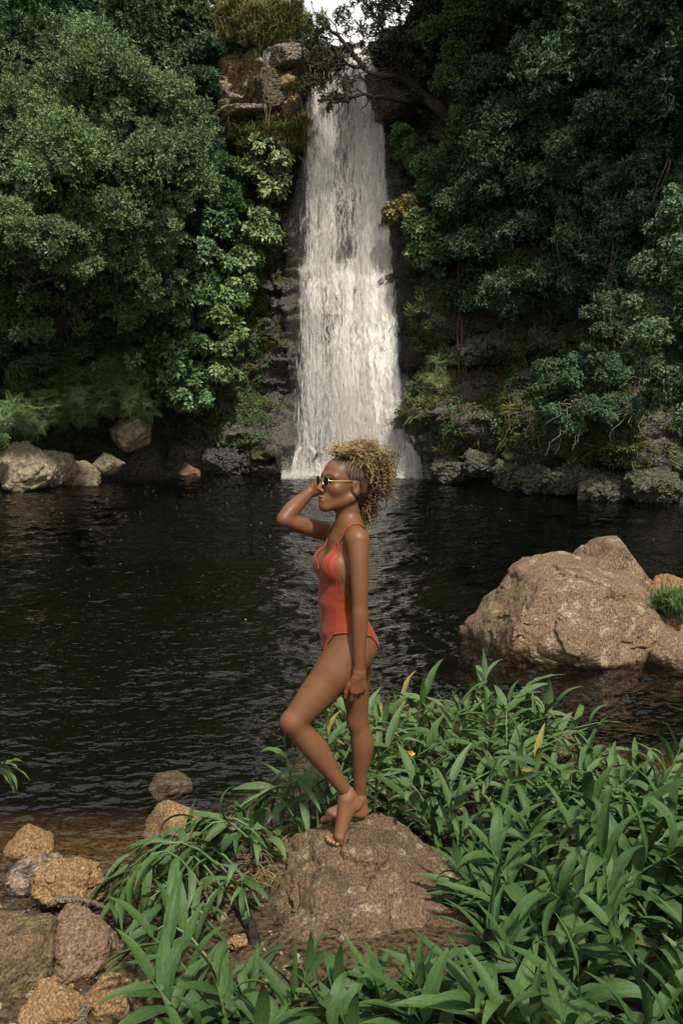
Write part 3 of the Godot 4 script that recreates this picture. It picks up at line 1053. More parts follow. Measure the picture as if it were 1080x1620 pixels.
	rock("rock", "brown stone under the ginger leaves near the bottom edge", Vector3(-0.696, 0.050, -3.474), Vector3(0.10, 0.09, 0.1), 489, brown_rock, M.near_rock)
	rock("rock", "small flat brown stone between the dark stump and the soil", Vector3(-0.427, 0.050, -3.861), Vector3(0.05, 0.02, 0.04), 491, ochre, M.near_rock, "", 20)
	rock("rock", "reddish stone lying under the water by the shore", Vector3(-1.056, -0.060, -5.877) , Vector3(0.13, 0.09, 0.12), 493, brown_rock, M.near_rock, "", 24).position.y = -0.12
	rock("rock", "broad brown stone just under the water left of the arching stems", Vector3(-0.832, -0.040, -5.216), Vector3(0.30, 0.08, 0.16), 495, ochre, M.near_rock, "", 28).position.y = -0.10
	for i in 26:
		var p: Vector3 = [Vector3(-1.121, 0.020, -3.593), Vector3(-0.950, 0.020, -4.223), Vector3(-1.618, 0.020, -4.615), Vector3(-0.874, 0.020, -3.685), Vector3(-0.581, 0.020, -4.114)][i % 5] + Vector3(rf(-0.09, 0.09), 0, rf(-0.1, 0.1))
		p.y = ground_at(p.x, p.z) + 0.008
		rock("pebble", "small rounded pebble on the wet shore soil", p, Vector3(rf(0.012, 0.035), rf(0.009, 0.022), rf(0.012, 0.03)), 500 + i, ochre if i % 2 else grey_rock, M.near_rock, "pebbles on the near shore", 8).set_meta("category", "pebble")
	# far bank
	rock("rock", "pale cracked rock at the waterline of the far left bank", Vector3(-7.511, 0.391, -23.600), Vector3(0.95, 0.42, 0.7), 521, grey_rock, M.boulder, "", 56, 0.6, 0.05, 17, 0.16)
	rock("rock", "leaning pale rock at the right end of the far left bank", Vector3(-6.990, 0.435, -24.200), Vector3(0.55, 0.42, 0.6), 523, grey_rock, M.boulder, "", 56, 0.7, 0.05, 15, 0.16)
	rock("rock", "low grey rock stepping into the pool from the far left bank", Vector3(-6.475, 0.183, -24.800), Vector3(0.55, 0.35, 0.5), 529, grey_rock, M.boulder, "", 44, 0.5, 0.05)
	rock("rock", "jutting grey rock under the ferns on the far left shore", Vector3(-5.595, 1.162, -26.600), Vector3(0.62, 0.30, 0.7), 533, grey_rock, M.boulder, "", 48, 0.5, -9, 13, 0.16)
	rock("rock", "small pale rock at the foot of the far left bank", Vector3(-6.150, 0.412, -26.000), Vector3(0.35, 0.3, 0.4), 537, grey_rock, M.boulder, "", 36, 0.6, 0.05)
	rock("rock", "flat pinkish rock at the waterline left of the waterfall", Vector3(-4.216, 0.068, -27.600), Vector3(0.4, 0.12, 0.3), 541, tan_rock, M.boulder, "", 30, 0.3)
	var mossy := [Color(0.15, 0.145, 0.115), Color(0.085, 0.09, 0.05), Color(0.28, 0.27, 0.22), Color(0.055, 0.068, 0.024)]
	var lumps := [[Vector3(2.864, 0.326, -25.000), 0.62, 0.42], [Vector3(3.416, 0.543, -24.200), 0.55, 0.38], [Vector3(4.018, 0.364, -23.200), 0.55, 0.32], [Vector3(4.463, 0.299, -22.600), 0.6, 0.35], [Vector3(5.117, 0.324, -22.000), 0.62, 0.33], [Vector3(5.704, 0.278, -21.300), 0.7, 0.4], [Vector3(6.498, 0.325, -20.800), 0.7, 0.45], [Vector3(2.464, 0.995, -25.900), 0.6, 0.35], [Vector3(3.248, 1.199, -25.000), 0.8, 0.35], [Vector3(4.494, 0.932, -23.600), 0.8, 0.4], [Vector3(5.549, 0.888, -22.400), 0.8, 0.42], [Vector3(-1.772, 0.505, -27.900), 0.55, 0.45], [Vector3(-2.484, 0.274, -27.900), 0.45, 0.3], [Vector3(-3.357, 0.406, -27.800), 0.6, 0.35], [Vector3(-1.419, 1.067, -28.000), 0.4, 0.5], [Vector3(1.972, 0.597, -27.000), 0.35, 0.4], [Vector3(2.642, 2.300, -26.200), 0.6, 0.25], [Vector3(3.507, 3.249, -25.400), 0.9, 0.3], [Vector3(4.351, 3.534, -24.800), 0.8, 0.3]]
	var spots := ["first rock right of the waterfall's foot, overhanging the water", "second rock right of the waterfall's foot", "pale rock lump on the right waterline below the mossy bank", "rounded rock under the right bank's shrub", "pale rock under the leaning bush", "dark rock on the right waterline", "dark rock at the right edge of the far waterline", "mossy ledge rock right of the fall, above the splash", "mossy ledge rock above the waterline caves", "mossy rock under the hanging twigs", "mossy rock in the shade of the right bush", "black wet rock left of the waterfall's foot", "low wet rock left of the black one", "brown wet rock on the left waterline", "upright black rock beside the left side jet", "black wet rock beside the right splash", "small mossy shelf halfway up right of the fall", "pale ledge rock under the dark vines", "farther pale ledge rock under the dark trees"]
	for i in lumps.size():
		var a: Array = lumps[i]
		var p: Vector3 = a[0]
		var wetr: bool = i in [11, 12, 13, 14, 15]
		rock("rock", spots[i], p, Vector3(a[1], a[2] * 0.85, a[1] * 0.8), 560 + i * 3, [Color(0.075, 0.07, 0.062), Color(0.05, 0.046, 0.04), Color(0.14, 0.135, 0.12), Color(0.035, 0.035, 0.028)] if wetr else mossy, M.wet_rock if wetr else M.cliff_rock, "", 40, 0.4, 0.05, 13, 0.24)
	# the ochre outcrop at the top left of the fall
	var outc := [[Vector3(-1.792, 10.339, -28.300), 0.5, 0.6, 0.6, 2], [Vector3(-1.392, 11.197, -28.000), 0.50, 0.30, 0.6, 0], [Vector3(-0.703, 11.465, -29.000), 0.45, 0.45, 0.6, 2], [Vector3(1.449, 10.253, -28.000), 0.5, 0.6, 0.6, 2], [Vector3(-2.536, 9.855, -28.100), 0.62, 0.13, 0.5, 0]]
	var otags := ["dark recessed block right of the ochre cliff face", "pink-lit slab jutting above the dark recess, left of the fall's lip", "dark rock beside the lip of the waterfall", "shaded rock right of the fall, behind the leaning tree", "pale slab under the ochre cliff face"]
	for i in outc.size():
		var a: Array = outc[i]
		var p: Vector3 = a[0]
		var sz := Vector3(a[1], a[2], a[3])
		var bp := [[Vector3(0, 1, 0.1), sz.y], [Vector3(0.05, -1, 0.15), sz.y], [Vector3(0.08, 0.12, 1), sz.z], [Vector3(0, 0, -1), sz.z], [Vector3(1, 0.1, 0.25), sz.x], [Vector3(-1, -0.1, 0.3), sz.x], [Vector3(0.6, 0.6, 0.6), sz.length() * 0.70], [Vector3(-0.5, 0.7, 0.5), sz.length() * 0.68], [Vector3(-0.7, -0.3, 0.7), sz.length() * 0.66], [Vector3(0.5, -0.6, 0.6), sz.length() * 0.7]]
		for q in bp: q[0] = (q[0] as Vector3).rotated(Vector3(0.2, 0.9, 0.3).normalized(), 0.3 * sin(i * 2.3)).normalized()
		var oc := obj("outcrop", stone(bp, 48, 26.0, 0.085, 640 + i * 7, [[Color(0.34, 0.28, 0.23), Color(0.24, 0.2, 0.165), Color(0.45, 0.4, 0.34), Color(0.13, 0.11, 0.08)], [Color(0.44, 0.29, 0.13), Color(0.30, 0.22, 0.14), Color(0.42, 0.36, 0.28), Color(0.12, 0.10, 0.07)], dark][a[4]], p, 0.3), M.cliff_rock)
		oc.position = p
		tag(oc, otags[i], "rock outcrop")


# ------------------------------------------------------------------ trees and shrubs
# Leaf clumps spread over the shells of some lobes [centre, radius], each lobe broken into smaller clumps.
func crown_places(lobes: Array, count: int, size: float, tint: Color, flat := 0.8, sun_side := 0.25) -> Array:
	var clumps := []
	var total := 0.0
	for l in lobes:
		var r: float = l[1]
		for k in int(7 + 16 * r * r):
			var d := rdir()
			if d.y < -0.2 and rf(0, 1) < 0.6: d.y = -d.y
			var cr := r * rf(0.22, 0.58)
			clumps.append([l[0] + Vector3(d.x, d.y * flat, d.z) * r * rf(0.45, 1.05), cr, d, rf(0.72, 1.25)])
			total += cr * cr
	var where := []
	var tints := []
	for c in clumps:
		var m := int(ceil(count * c[1] * c[1] / total))
		for k in m:
			var d := (rdir() + (c[2] as Vector3) * 0.5 + Vector3(0, sun_side, 0)).normalized()
			var p: Vector3 = c[0] + d * c[1] * sqrt(rf(0.05, 1.15)) * Vector3(1, 0.8, 1)
			var s := size * rf(0.65, 1.25)
			where.append(Transform3D(basis_y((d + Vector3(0, 0.5, 0) + rdir() * 0.4).normalized(), rf(0, TAU)).scaled_local(Vector3(s, s, s)), p))
			var g: float = c[3] * rf(0.72, 1.3)
			tints.append(Color(tint.r * g * rf(0.9, 1.12), tint.g * g, tint.b * g * rf(0.85, 1.1)))
	return [where, tints]


func crown(called: String, lobes: Array, count: int, sprig: String, size: float, tint: Color, parent: Node3D, leaf := "crown_leaf") -> void:
	var r := crown_places(lobes, count, size, tint)
	for i in r[0].size(): r[0][i].origin -= parent.position
	copies(called, M[sprig], M[leaf], r[0], r[1], parent)


func bent(a: Vector3, b: Vector3, n: int, wob: float, sag := 0.0) -> Array:
	var pts := []
	var off := rf(0, 50)
	for i in n + 1:
		var t := float(i) / n
		var k := sin(PI * t)
		pts.append(a.lerp(b, t) + Vector3(N.mid.get_noise_2d(off + t * 2.0, 1), N.mid.get_noise_2d(off + t * 2.0, 9) , N.mid.get_noise_2d(off + t * 2.0, 17)) * wob * k + Vector3(0, sag * k, 0))
	return pts


func radii(n: int, a: float, b: float) -> Array:
	var r := []
	for i in n + 1: r.append(lerpf(a, b, float(i) / n))
	return r


func tree(called: String, label: String, group: String, foot: Vector3, fork: Vector3, girth: float, lobes: Array, count: int, sprig: String, size: float, tint: Color, bark := Color(0.10, 0.085, 0.065)) -> Node3D:
	var t := thing(called, label, "tree" if not called.contains("shrub") else "shrub", foot, group)
	var mb := MB.new()
	var tr := bent(foot, fork, 10, 0.5)
	for i in tr.size(): tr[i] -= foot
	mb.tube(tr, radii(10, girth, girth * 0.6), 9, bark, bark * 0.8, N.fine, 0.25)
	obj("trunk", mb.done(), M.bark, t)
	for l in lobes:
		var b := MB.new()
		var k: int = 6 + int(rf(0, 5))
		var pts := bent(tr[mini(k, 10)], l[0] - foot, 9, 0.6)
		b.tube(pts, radii(9, girth * 0.42, girth * 0.10), 6, bark, bark * 0.9, N.fine, 0.2)
		for q in 4:
			var st: Vector3 = pts[5 + q]
			b.tube(bent(st, st + rdir() * l[1] * rf(0.5, 0.95), 5, 0.3), radii(5, girth * 0.13, girth * 0.03), 4, bark)
		obj("limb", b.done(), M.bark, t)
	crown("crown", lobes, count, sprig, size, tint, t)
	return t


func build_trees() -> void:
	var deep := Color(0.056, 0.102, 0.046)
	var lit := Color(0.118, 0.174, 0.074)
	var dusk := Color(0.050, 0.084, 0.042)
	var wall := "trees on the left slope"
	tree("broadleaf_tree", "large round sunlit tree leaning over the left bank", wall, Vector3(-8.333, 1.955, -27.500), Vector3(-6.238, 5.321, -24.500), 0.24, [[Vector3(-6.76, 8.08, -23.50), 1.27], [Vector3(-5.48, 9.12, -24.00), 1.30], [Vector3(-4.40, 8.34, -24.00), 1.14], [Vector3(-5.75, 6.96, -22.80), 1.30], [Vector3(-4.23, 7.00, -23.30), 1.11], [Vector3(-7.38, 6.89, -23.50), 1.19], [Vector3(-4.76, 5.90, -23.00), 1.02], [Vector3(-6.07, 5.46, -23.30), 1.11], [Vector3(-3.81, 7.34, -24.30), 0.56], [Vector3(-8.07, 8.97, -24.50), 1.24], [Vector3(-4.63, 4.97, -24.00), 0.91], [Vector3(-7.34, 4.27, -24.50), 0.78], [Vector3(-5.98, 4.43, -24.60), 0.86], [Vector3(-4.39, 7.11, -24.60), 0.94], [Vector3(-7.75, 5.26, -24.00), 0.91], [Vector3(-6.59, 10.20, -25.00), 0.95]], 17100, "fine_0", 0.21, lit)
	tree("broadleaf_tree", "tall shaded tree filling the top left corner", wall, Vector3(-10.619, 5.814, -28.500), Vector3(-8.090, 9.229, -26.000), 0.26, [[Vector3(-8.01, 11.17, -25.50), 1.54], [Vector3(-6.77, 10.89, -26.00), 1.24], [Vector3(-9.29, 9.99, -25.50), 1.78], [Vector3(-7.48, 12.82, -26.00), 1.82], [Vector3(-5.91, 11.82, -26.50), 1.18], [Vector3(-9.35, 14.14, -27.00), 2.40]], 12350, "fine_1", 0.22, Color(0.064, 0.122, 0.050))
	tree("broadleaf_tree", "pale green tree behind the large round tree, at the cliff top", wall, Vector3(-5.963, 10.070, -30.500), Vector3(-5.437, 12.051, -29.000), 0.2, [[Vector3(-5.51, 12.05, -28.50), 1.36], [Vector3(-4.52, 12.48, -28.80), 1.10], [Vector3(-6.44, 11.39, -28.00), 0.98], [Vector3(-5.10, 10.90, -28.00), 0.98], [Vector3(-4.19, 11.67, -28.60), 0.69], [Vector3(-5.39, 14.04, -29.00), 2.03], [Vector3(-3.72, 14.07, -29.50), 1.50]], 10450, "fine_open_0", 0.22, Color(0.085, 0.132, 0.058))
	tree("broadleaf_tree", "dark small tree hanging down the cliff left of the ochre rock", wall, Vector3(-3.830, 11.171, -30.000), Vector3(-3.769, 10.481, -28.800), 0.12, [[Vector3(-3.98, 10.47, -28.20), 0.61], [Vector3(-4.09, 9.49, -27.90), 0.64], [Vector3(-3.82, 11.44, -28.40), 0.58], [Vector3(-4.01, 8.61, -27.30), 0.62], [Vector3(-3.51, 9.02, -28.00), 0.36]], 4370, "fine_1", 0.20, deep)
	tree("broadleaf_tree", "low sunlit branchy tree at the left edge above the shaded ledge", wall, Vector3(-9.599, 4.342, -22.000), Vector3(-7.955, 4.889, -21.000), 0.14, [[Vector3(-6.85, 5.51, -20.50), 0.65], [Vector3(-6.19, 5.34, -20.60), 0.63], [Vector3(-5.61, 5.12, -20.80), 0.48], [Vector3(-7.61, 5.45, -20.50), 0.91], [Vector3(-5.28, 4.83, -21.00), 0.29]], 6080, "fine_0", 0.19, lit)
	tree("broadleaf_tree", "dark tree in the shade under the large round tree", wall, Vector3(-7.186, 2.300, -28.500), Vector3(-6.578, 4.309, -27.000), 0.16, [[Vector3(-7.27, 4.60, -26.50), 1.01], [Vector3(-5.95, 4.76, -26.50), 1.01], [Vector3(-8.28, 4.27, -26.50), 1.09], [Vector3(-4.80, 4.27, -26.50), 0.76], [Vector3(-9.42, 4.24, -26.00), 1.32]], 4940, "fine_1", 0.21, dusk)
	# leaning over the lip of the fall
	var bark := Color(0.055, 0.045, 0.038)
	var t := thing("leaning_tree", "dark twisted tree leaning across the top of the waterfall", "tree", Vector3(3.250, 8.588, -27.200))
	var foot := t.position
	var mb := MB.new()
	var trunk := [Vector3(3.250, 8.588, -27.200), Vector3(2.875, 9.232, -26.900), Vector3(2.514, 9.514, -26.600), Vector3(2.194, 9.975, -27.300), Vector3(1.819, 10.296, -27.200), Vector3(1.580, 10.503, -27.100)]
	var back := []
	for p in trunk: back.append(p - foot)
	mb.tube(back, [0.22, 0.19, 0.17, 0.14, 0.12, 0.09], 9, bark, bark, N.fine, 0.3)
	obj("trunk", mb.done(), M.bark, t)
	var arms := [
		[Vector3(1.819, 10.296, -27.200), Vector3(1.394, 10.425, -27.000), Vector3(0.981, 10.380, -26.900), Vector3(0.618, 10.536, -26.800), Vector3(0.211, 10.568, -26.700), Vector3(-0.162, 10.722, -26.700)],
		[Vector3(2.194, 9.975, -27.300), Vector3(1.645, 9.843, -27.000), Vector3(0.983, 9.863, -26.900), Vector3(0.522, 9.944, -26.800), Vector3(0.130, 9.759, -26.700), Vector3(-0.130, 9.681, -26.700)],
		[Vector3(1.580, 10.503, -27.100), Vector3(1.474, 10.786, -27.000), Vector3(1.336, 11.066, -26.900), Vector3(1.171, 11.469, -26.900), Vector3(0.812, 11.809, -26.900)],
		[Vector3(1.819, 10.296, -27.200), Vector3(1.632, 10.723, -26.900), Vector3(1.703, 11.157, -26.800), Vector3(1.860, 11.773, -26.800), Vector3(1.942, 12.424, -26.900)],
		[Vector3(2.514, 9.514, -26.600), Vector3(2.456, 10.373, -27.300), Vector3(2.505, 11.053, -27.200), Vector3(2.263, 11.318, -27.100), Vector3(2.098, 11.350, -27.100)],
		[Vector3(0.618, 10.536, -26.800), Vector3(0.324, 10.846, -26.700), Vector3(0.000, 11.278, -26.700), Vector3(-0.324, 11.543, -26.800), Vector3(-0.616, 11.963, -26.900)]]
	for a in arms:
		var pts := []
		for i in a.size() - 1:
			for q in 3: pts.append((a[i] as Vector3).lerp(a[i + 1], q / 3.0) - foot + rdir() * 0.035)
		pts.append(a[-1] - foot)
		var b := MB.new()
		b.tube(pts, radii(pts.size() - 1, 0.085, 0.022), 6, bark, bark, N.fine, 0.3)
		for q in 16:
			var s: Vector3 = pts[3 + int(rf(0, pts.size() - 4))]
			b.tube(bent(s, s + (rdir() + Vector3(-0.4, 0.1, 0)) * rf(0.3, 0.8), 5, 0.3), radii(5, 0.022, 0.006), 4, bark)
		obj("limb", b.done(), M.bark, t)
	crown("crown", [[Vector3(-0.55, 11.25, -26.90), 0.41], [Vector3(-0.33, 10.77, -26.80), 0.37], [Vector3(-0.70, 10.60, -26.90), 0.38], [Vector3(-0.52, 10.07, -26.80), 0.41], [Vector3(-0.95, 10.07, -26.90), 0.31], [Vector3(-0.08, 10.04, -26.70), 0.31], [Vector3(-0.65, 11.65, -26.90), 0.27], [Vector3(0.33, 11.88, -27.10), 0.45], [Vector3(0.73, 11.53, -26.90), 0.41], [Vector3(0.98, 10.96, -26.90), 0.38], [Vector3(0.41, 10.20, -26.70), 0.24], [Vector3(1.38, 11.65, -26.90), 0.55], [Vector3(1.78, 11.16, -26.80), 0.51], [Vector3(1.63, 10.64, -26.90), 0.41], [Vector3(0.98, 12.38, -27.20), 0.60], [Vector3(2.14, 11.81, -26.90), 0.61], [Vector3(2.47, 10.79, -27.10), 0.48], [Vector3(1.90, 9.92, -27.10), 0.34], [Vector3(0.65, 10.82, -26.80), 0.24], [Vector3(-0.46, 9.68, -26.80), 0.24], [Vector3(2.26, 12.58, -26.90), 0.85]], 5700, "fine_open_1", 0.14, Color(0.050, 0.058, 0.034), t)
	# the shaded wood on the right
	var wood := "trees on the dark right slope"
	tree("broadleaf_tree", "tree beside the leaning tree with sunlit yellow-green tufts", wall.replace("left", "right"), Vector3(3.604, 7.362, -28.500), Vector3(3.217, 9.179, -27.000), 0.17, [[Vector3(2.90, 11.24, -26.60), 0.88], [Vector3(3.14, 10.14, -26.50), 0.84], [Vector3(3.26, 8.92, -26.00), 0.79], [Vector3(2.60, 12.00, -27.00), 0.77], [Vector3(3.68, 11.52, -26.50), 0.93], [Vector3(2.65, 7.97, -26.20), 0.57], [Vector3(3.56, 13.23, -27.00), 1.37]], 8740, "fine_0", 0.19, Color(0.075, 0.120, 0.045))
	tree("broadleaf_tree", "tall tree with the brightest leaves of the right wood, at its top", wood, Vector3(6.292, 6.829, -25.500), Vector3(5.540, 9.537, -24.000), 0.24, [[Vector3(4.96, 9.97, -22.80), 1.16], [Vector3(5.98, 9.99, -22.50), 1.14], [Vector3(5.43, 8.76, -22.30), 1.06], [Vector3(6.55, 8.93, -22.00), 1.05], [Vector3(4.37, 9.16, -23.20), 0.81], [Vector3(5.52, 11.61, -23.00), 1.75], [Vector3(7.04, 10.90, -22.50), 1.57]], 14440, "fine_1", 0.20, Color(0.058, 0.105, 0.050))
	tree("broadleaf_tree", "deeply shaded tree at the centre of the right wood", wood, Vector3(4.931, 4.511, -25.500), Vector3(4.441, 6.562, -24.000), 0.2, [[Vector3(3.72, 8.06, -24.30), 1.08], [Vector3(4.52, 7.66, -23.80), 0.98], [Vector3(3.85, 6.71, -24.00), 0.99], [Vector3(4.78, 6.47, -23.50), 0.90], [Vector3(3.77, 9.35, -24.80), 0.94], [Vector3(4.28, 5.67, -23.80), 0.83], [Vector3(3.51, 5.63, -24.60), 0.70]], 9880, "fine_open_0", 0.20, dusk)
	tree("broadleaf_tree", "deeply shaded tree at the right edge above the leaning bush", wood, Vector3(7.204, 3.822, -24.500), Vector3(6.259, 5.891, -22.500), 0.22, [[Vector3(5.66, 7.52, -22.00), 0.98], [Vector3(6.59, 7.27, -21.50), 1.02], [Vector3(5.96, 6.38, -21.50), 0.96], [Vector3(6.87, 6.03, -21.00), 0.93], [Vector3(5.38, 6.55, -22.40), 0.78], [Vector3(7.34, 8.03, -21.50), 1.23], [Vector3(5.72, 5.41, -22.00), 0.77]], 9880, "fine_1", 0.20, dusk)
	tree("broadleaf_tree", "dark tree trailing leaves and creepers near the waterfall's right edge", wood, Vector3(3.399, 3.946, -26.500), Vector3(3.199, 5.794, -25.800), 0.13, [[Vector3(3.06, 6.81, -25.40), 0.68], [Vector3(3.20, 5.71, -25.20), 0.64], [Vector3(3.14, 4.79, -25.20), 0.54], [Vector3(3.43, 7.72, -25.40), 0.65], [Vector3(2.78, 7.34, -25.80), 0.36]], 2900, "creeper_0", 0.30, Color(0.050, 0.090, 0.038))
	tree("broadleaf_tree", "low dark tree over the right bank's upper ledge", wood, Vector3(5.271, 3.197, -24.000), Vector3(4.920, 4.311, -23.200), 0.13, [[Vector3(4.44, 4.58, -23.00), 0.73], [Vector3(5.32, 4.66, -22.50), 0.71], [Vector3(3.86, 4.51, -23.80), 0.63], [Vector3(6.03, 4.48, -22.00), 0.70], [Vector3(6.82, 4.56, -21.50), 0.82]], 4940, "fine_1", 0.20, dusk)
	# high trees of the right slope, whose shade falls over the wood
	var high := -1
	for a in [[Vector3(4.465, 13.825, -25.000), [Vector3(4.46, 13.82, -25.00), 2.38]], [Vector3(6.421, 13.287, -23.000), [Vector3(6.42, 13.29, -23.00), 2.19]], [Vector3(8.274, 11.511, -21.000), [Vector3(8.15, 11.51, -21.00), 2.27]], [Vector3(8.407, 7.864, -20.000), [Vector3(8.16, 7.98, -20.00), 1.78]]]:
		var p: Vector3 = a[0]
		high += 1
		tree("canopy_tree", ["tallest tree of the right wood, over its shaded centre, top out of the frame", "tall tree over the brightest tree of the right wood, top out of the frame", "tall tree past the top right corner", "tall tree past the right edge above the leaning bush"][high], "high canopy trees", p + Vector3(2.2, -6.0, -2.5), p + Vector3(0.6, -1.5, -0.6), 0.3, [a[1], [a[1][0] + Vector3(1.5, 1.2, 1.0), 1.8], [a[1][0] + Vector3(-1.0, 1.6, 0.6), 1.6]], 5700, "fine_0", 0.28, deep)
	# bushes on the right bank
	tree("leaning_shrub", "sunlit bush reaching in from the right edge of the frame", "bushes on the right bank", Vector3(7.450, 1.228, -17.000), Vector3(6.143, 2.500, -16.000), 0.07, [[Vector3(5.01, 4.79, -15.60), 0.45], [Vector3(5.22, 4.11, -15.40), 0.54], [Vector3(4.86, 3.75, -15.60), 0.42], [Vector3(4.64, 3.48, -15.80), 0.34], [Vector3(5.07, 3.07, -15.40), 0.54], [Vector3(4.76, 2.89, -15.80), 0.38], [Vector3(5.34, 2.30, -15.40), 0.49], [Vector3(5.04, 2.10, -15.80), 0.40], [Vector3(5.14, 5.16, -15.60), 0.24]], 7980, "fine_open_1", 0.14, Color(0.088, 0.142, 0.070))
	tree("leaning_shrub", "grey-green bush hanging over the ledge on the right bank", "bushes on the right bank", Vector3(5.939, 2.019, -22.400), Vector3(5.318, 2.029, -21.600), 0.05, [[Vector3(4.76, 2.43, -21.00), 0.56], [Vector3(4.36, 2.57, -21.30), 0.41], [Vector3(5.12, 1.91, -20.80), 0.53], [Vector3(4.64, 1.84, -21.00), 0.45], [Vector3(5.50, 2.56, -20.80), 0.48], [Vector3(5.74, 1.79, -20.40), 0.47], [Vector3(4.21, 2.03, -21.50), 0.27]], 5700, "fine_open_0", 0.15, Color(0.068, 0.120, 0.060))
	tree("leaning_shrub", "slim upright bush against the dark wood on the right", "bushes on the right bank", Vector3(5.649, 2.834, -21.400), Vector3(5.426, 3.598, -20.900), 0.04, [[Vector3(5.39, 4.21, -20.60), 0.21], [Vector3(5.43, 3.83, -20.60), 0.26], [Vector3(5.35, 3.45, -20.60), 0.29], [Vector3(5.17, 3.07, -20.60), 0.31], [Vector3(5.07, 3.85, -20.80), 0.21]], 1710, "fine_open_1", 0.14, Color(0.068, 0.10, 0.05))


func shrub(label: String, group: String, at: Vector3, lobes: Array, count: int, sprig: String, size: float, tint: Color, leaf := "broad_leaf") -> void:
	var t := thing("shrub", label, "shrub", at, group)
	var mb := MB.new()
	for l in lobes:
		mb.tube(bent(Vector3.ZERO, l[0] - at, 6, 0.2), radii(6, 0.03, 0.012), 5, Color(0.08, 0.07, 0.045))
	obj("stem", mb.done(), M.bark, t)
	crown("foliage", lobes, count, sprig, size, tint, t, leaf)


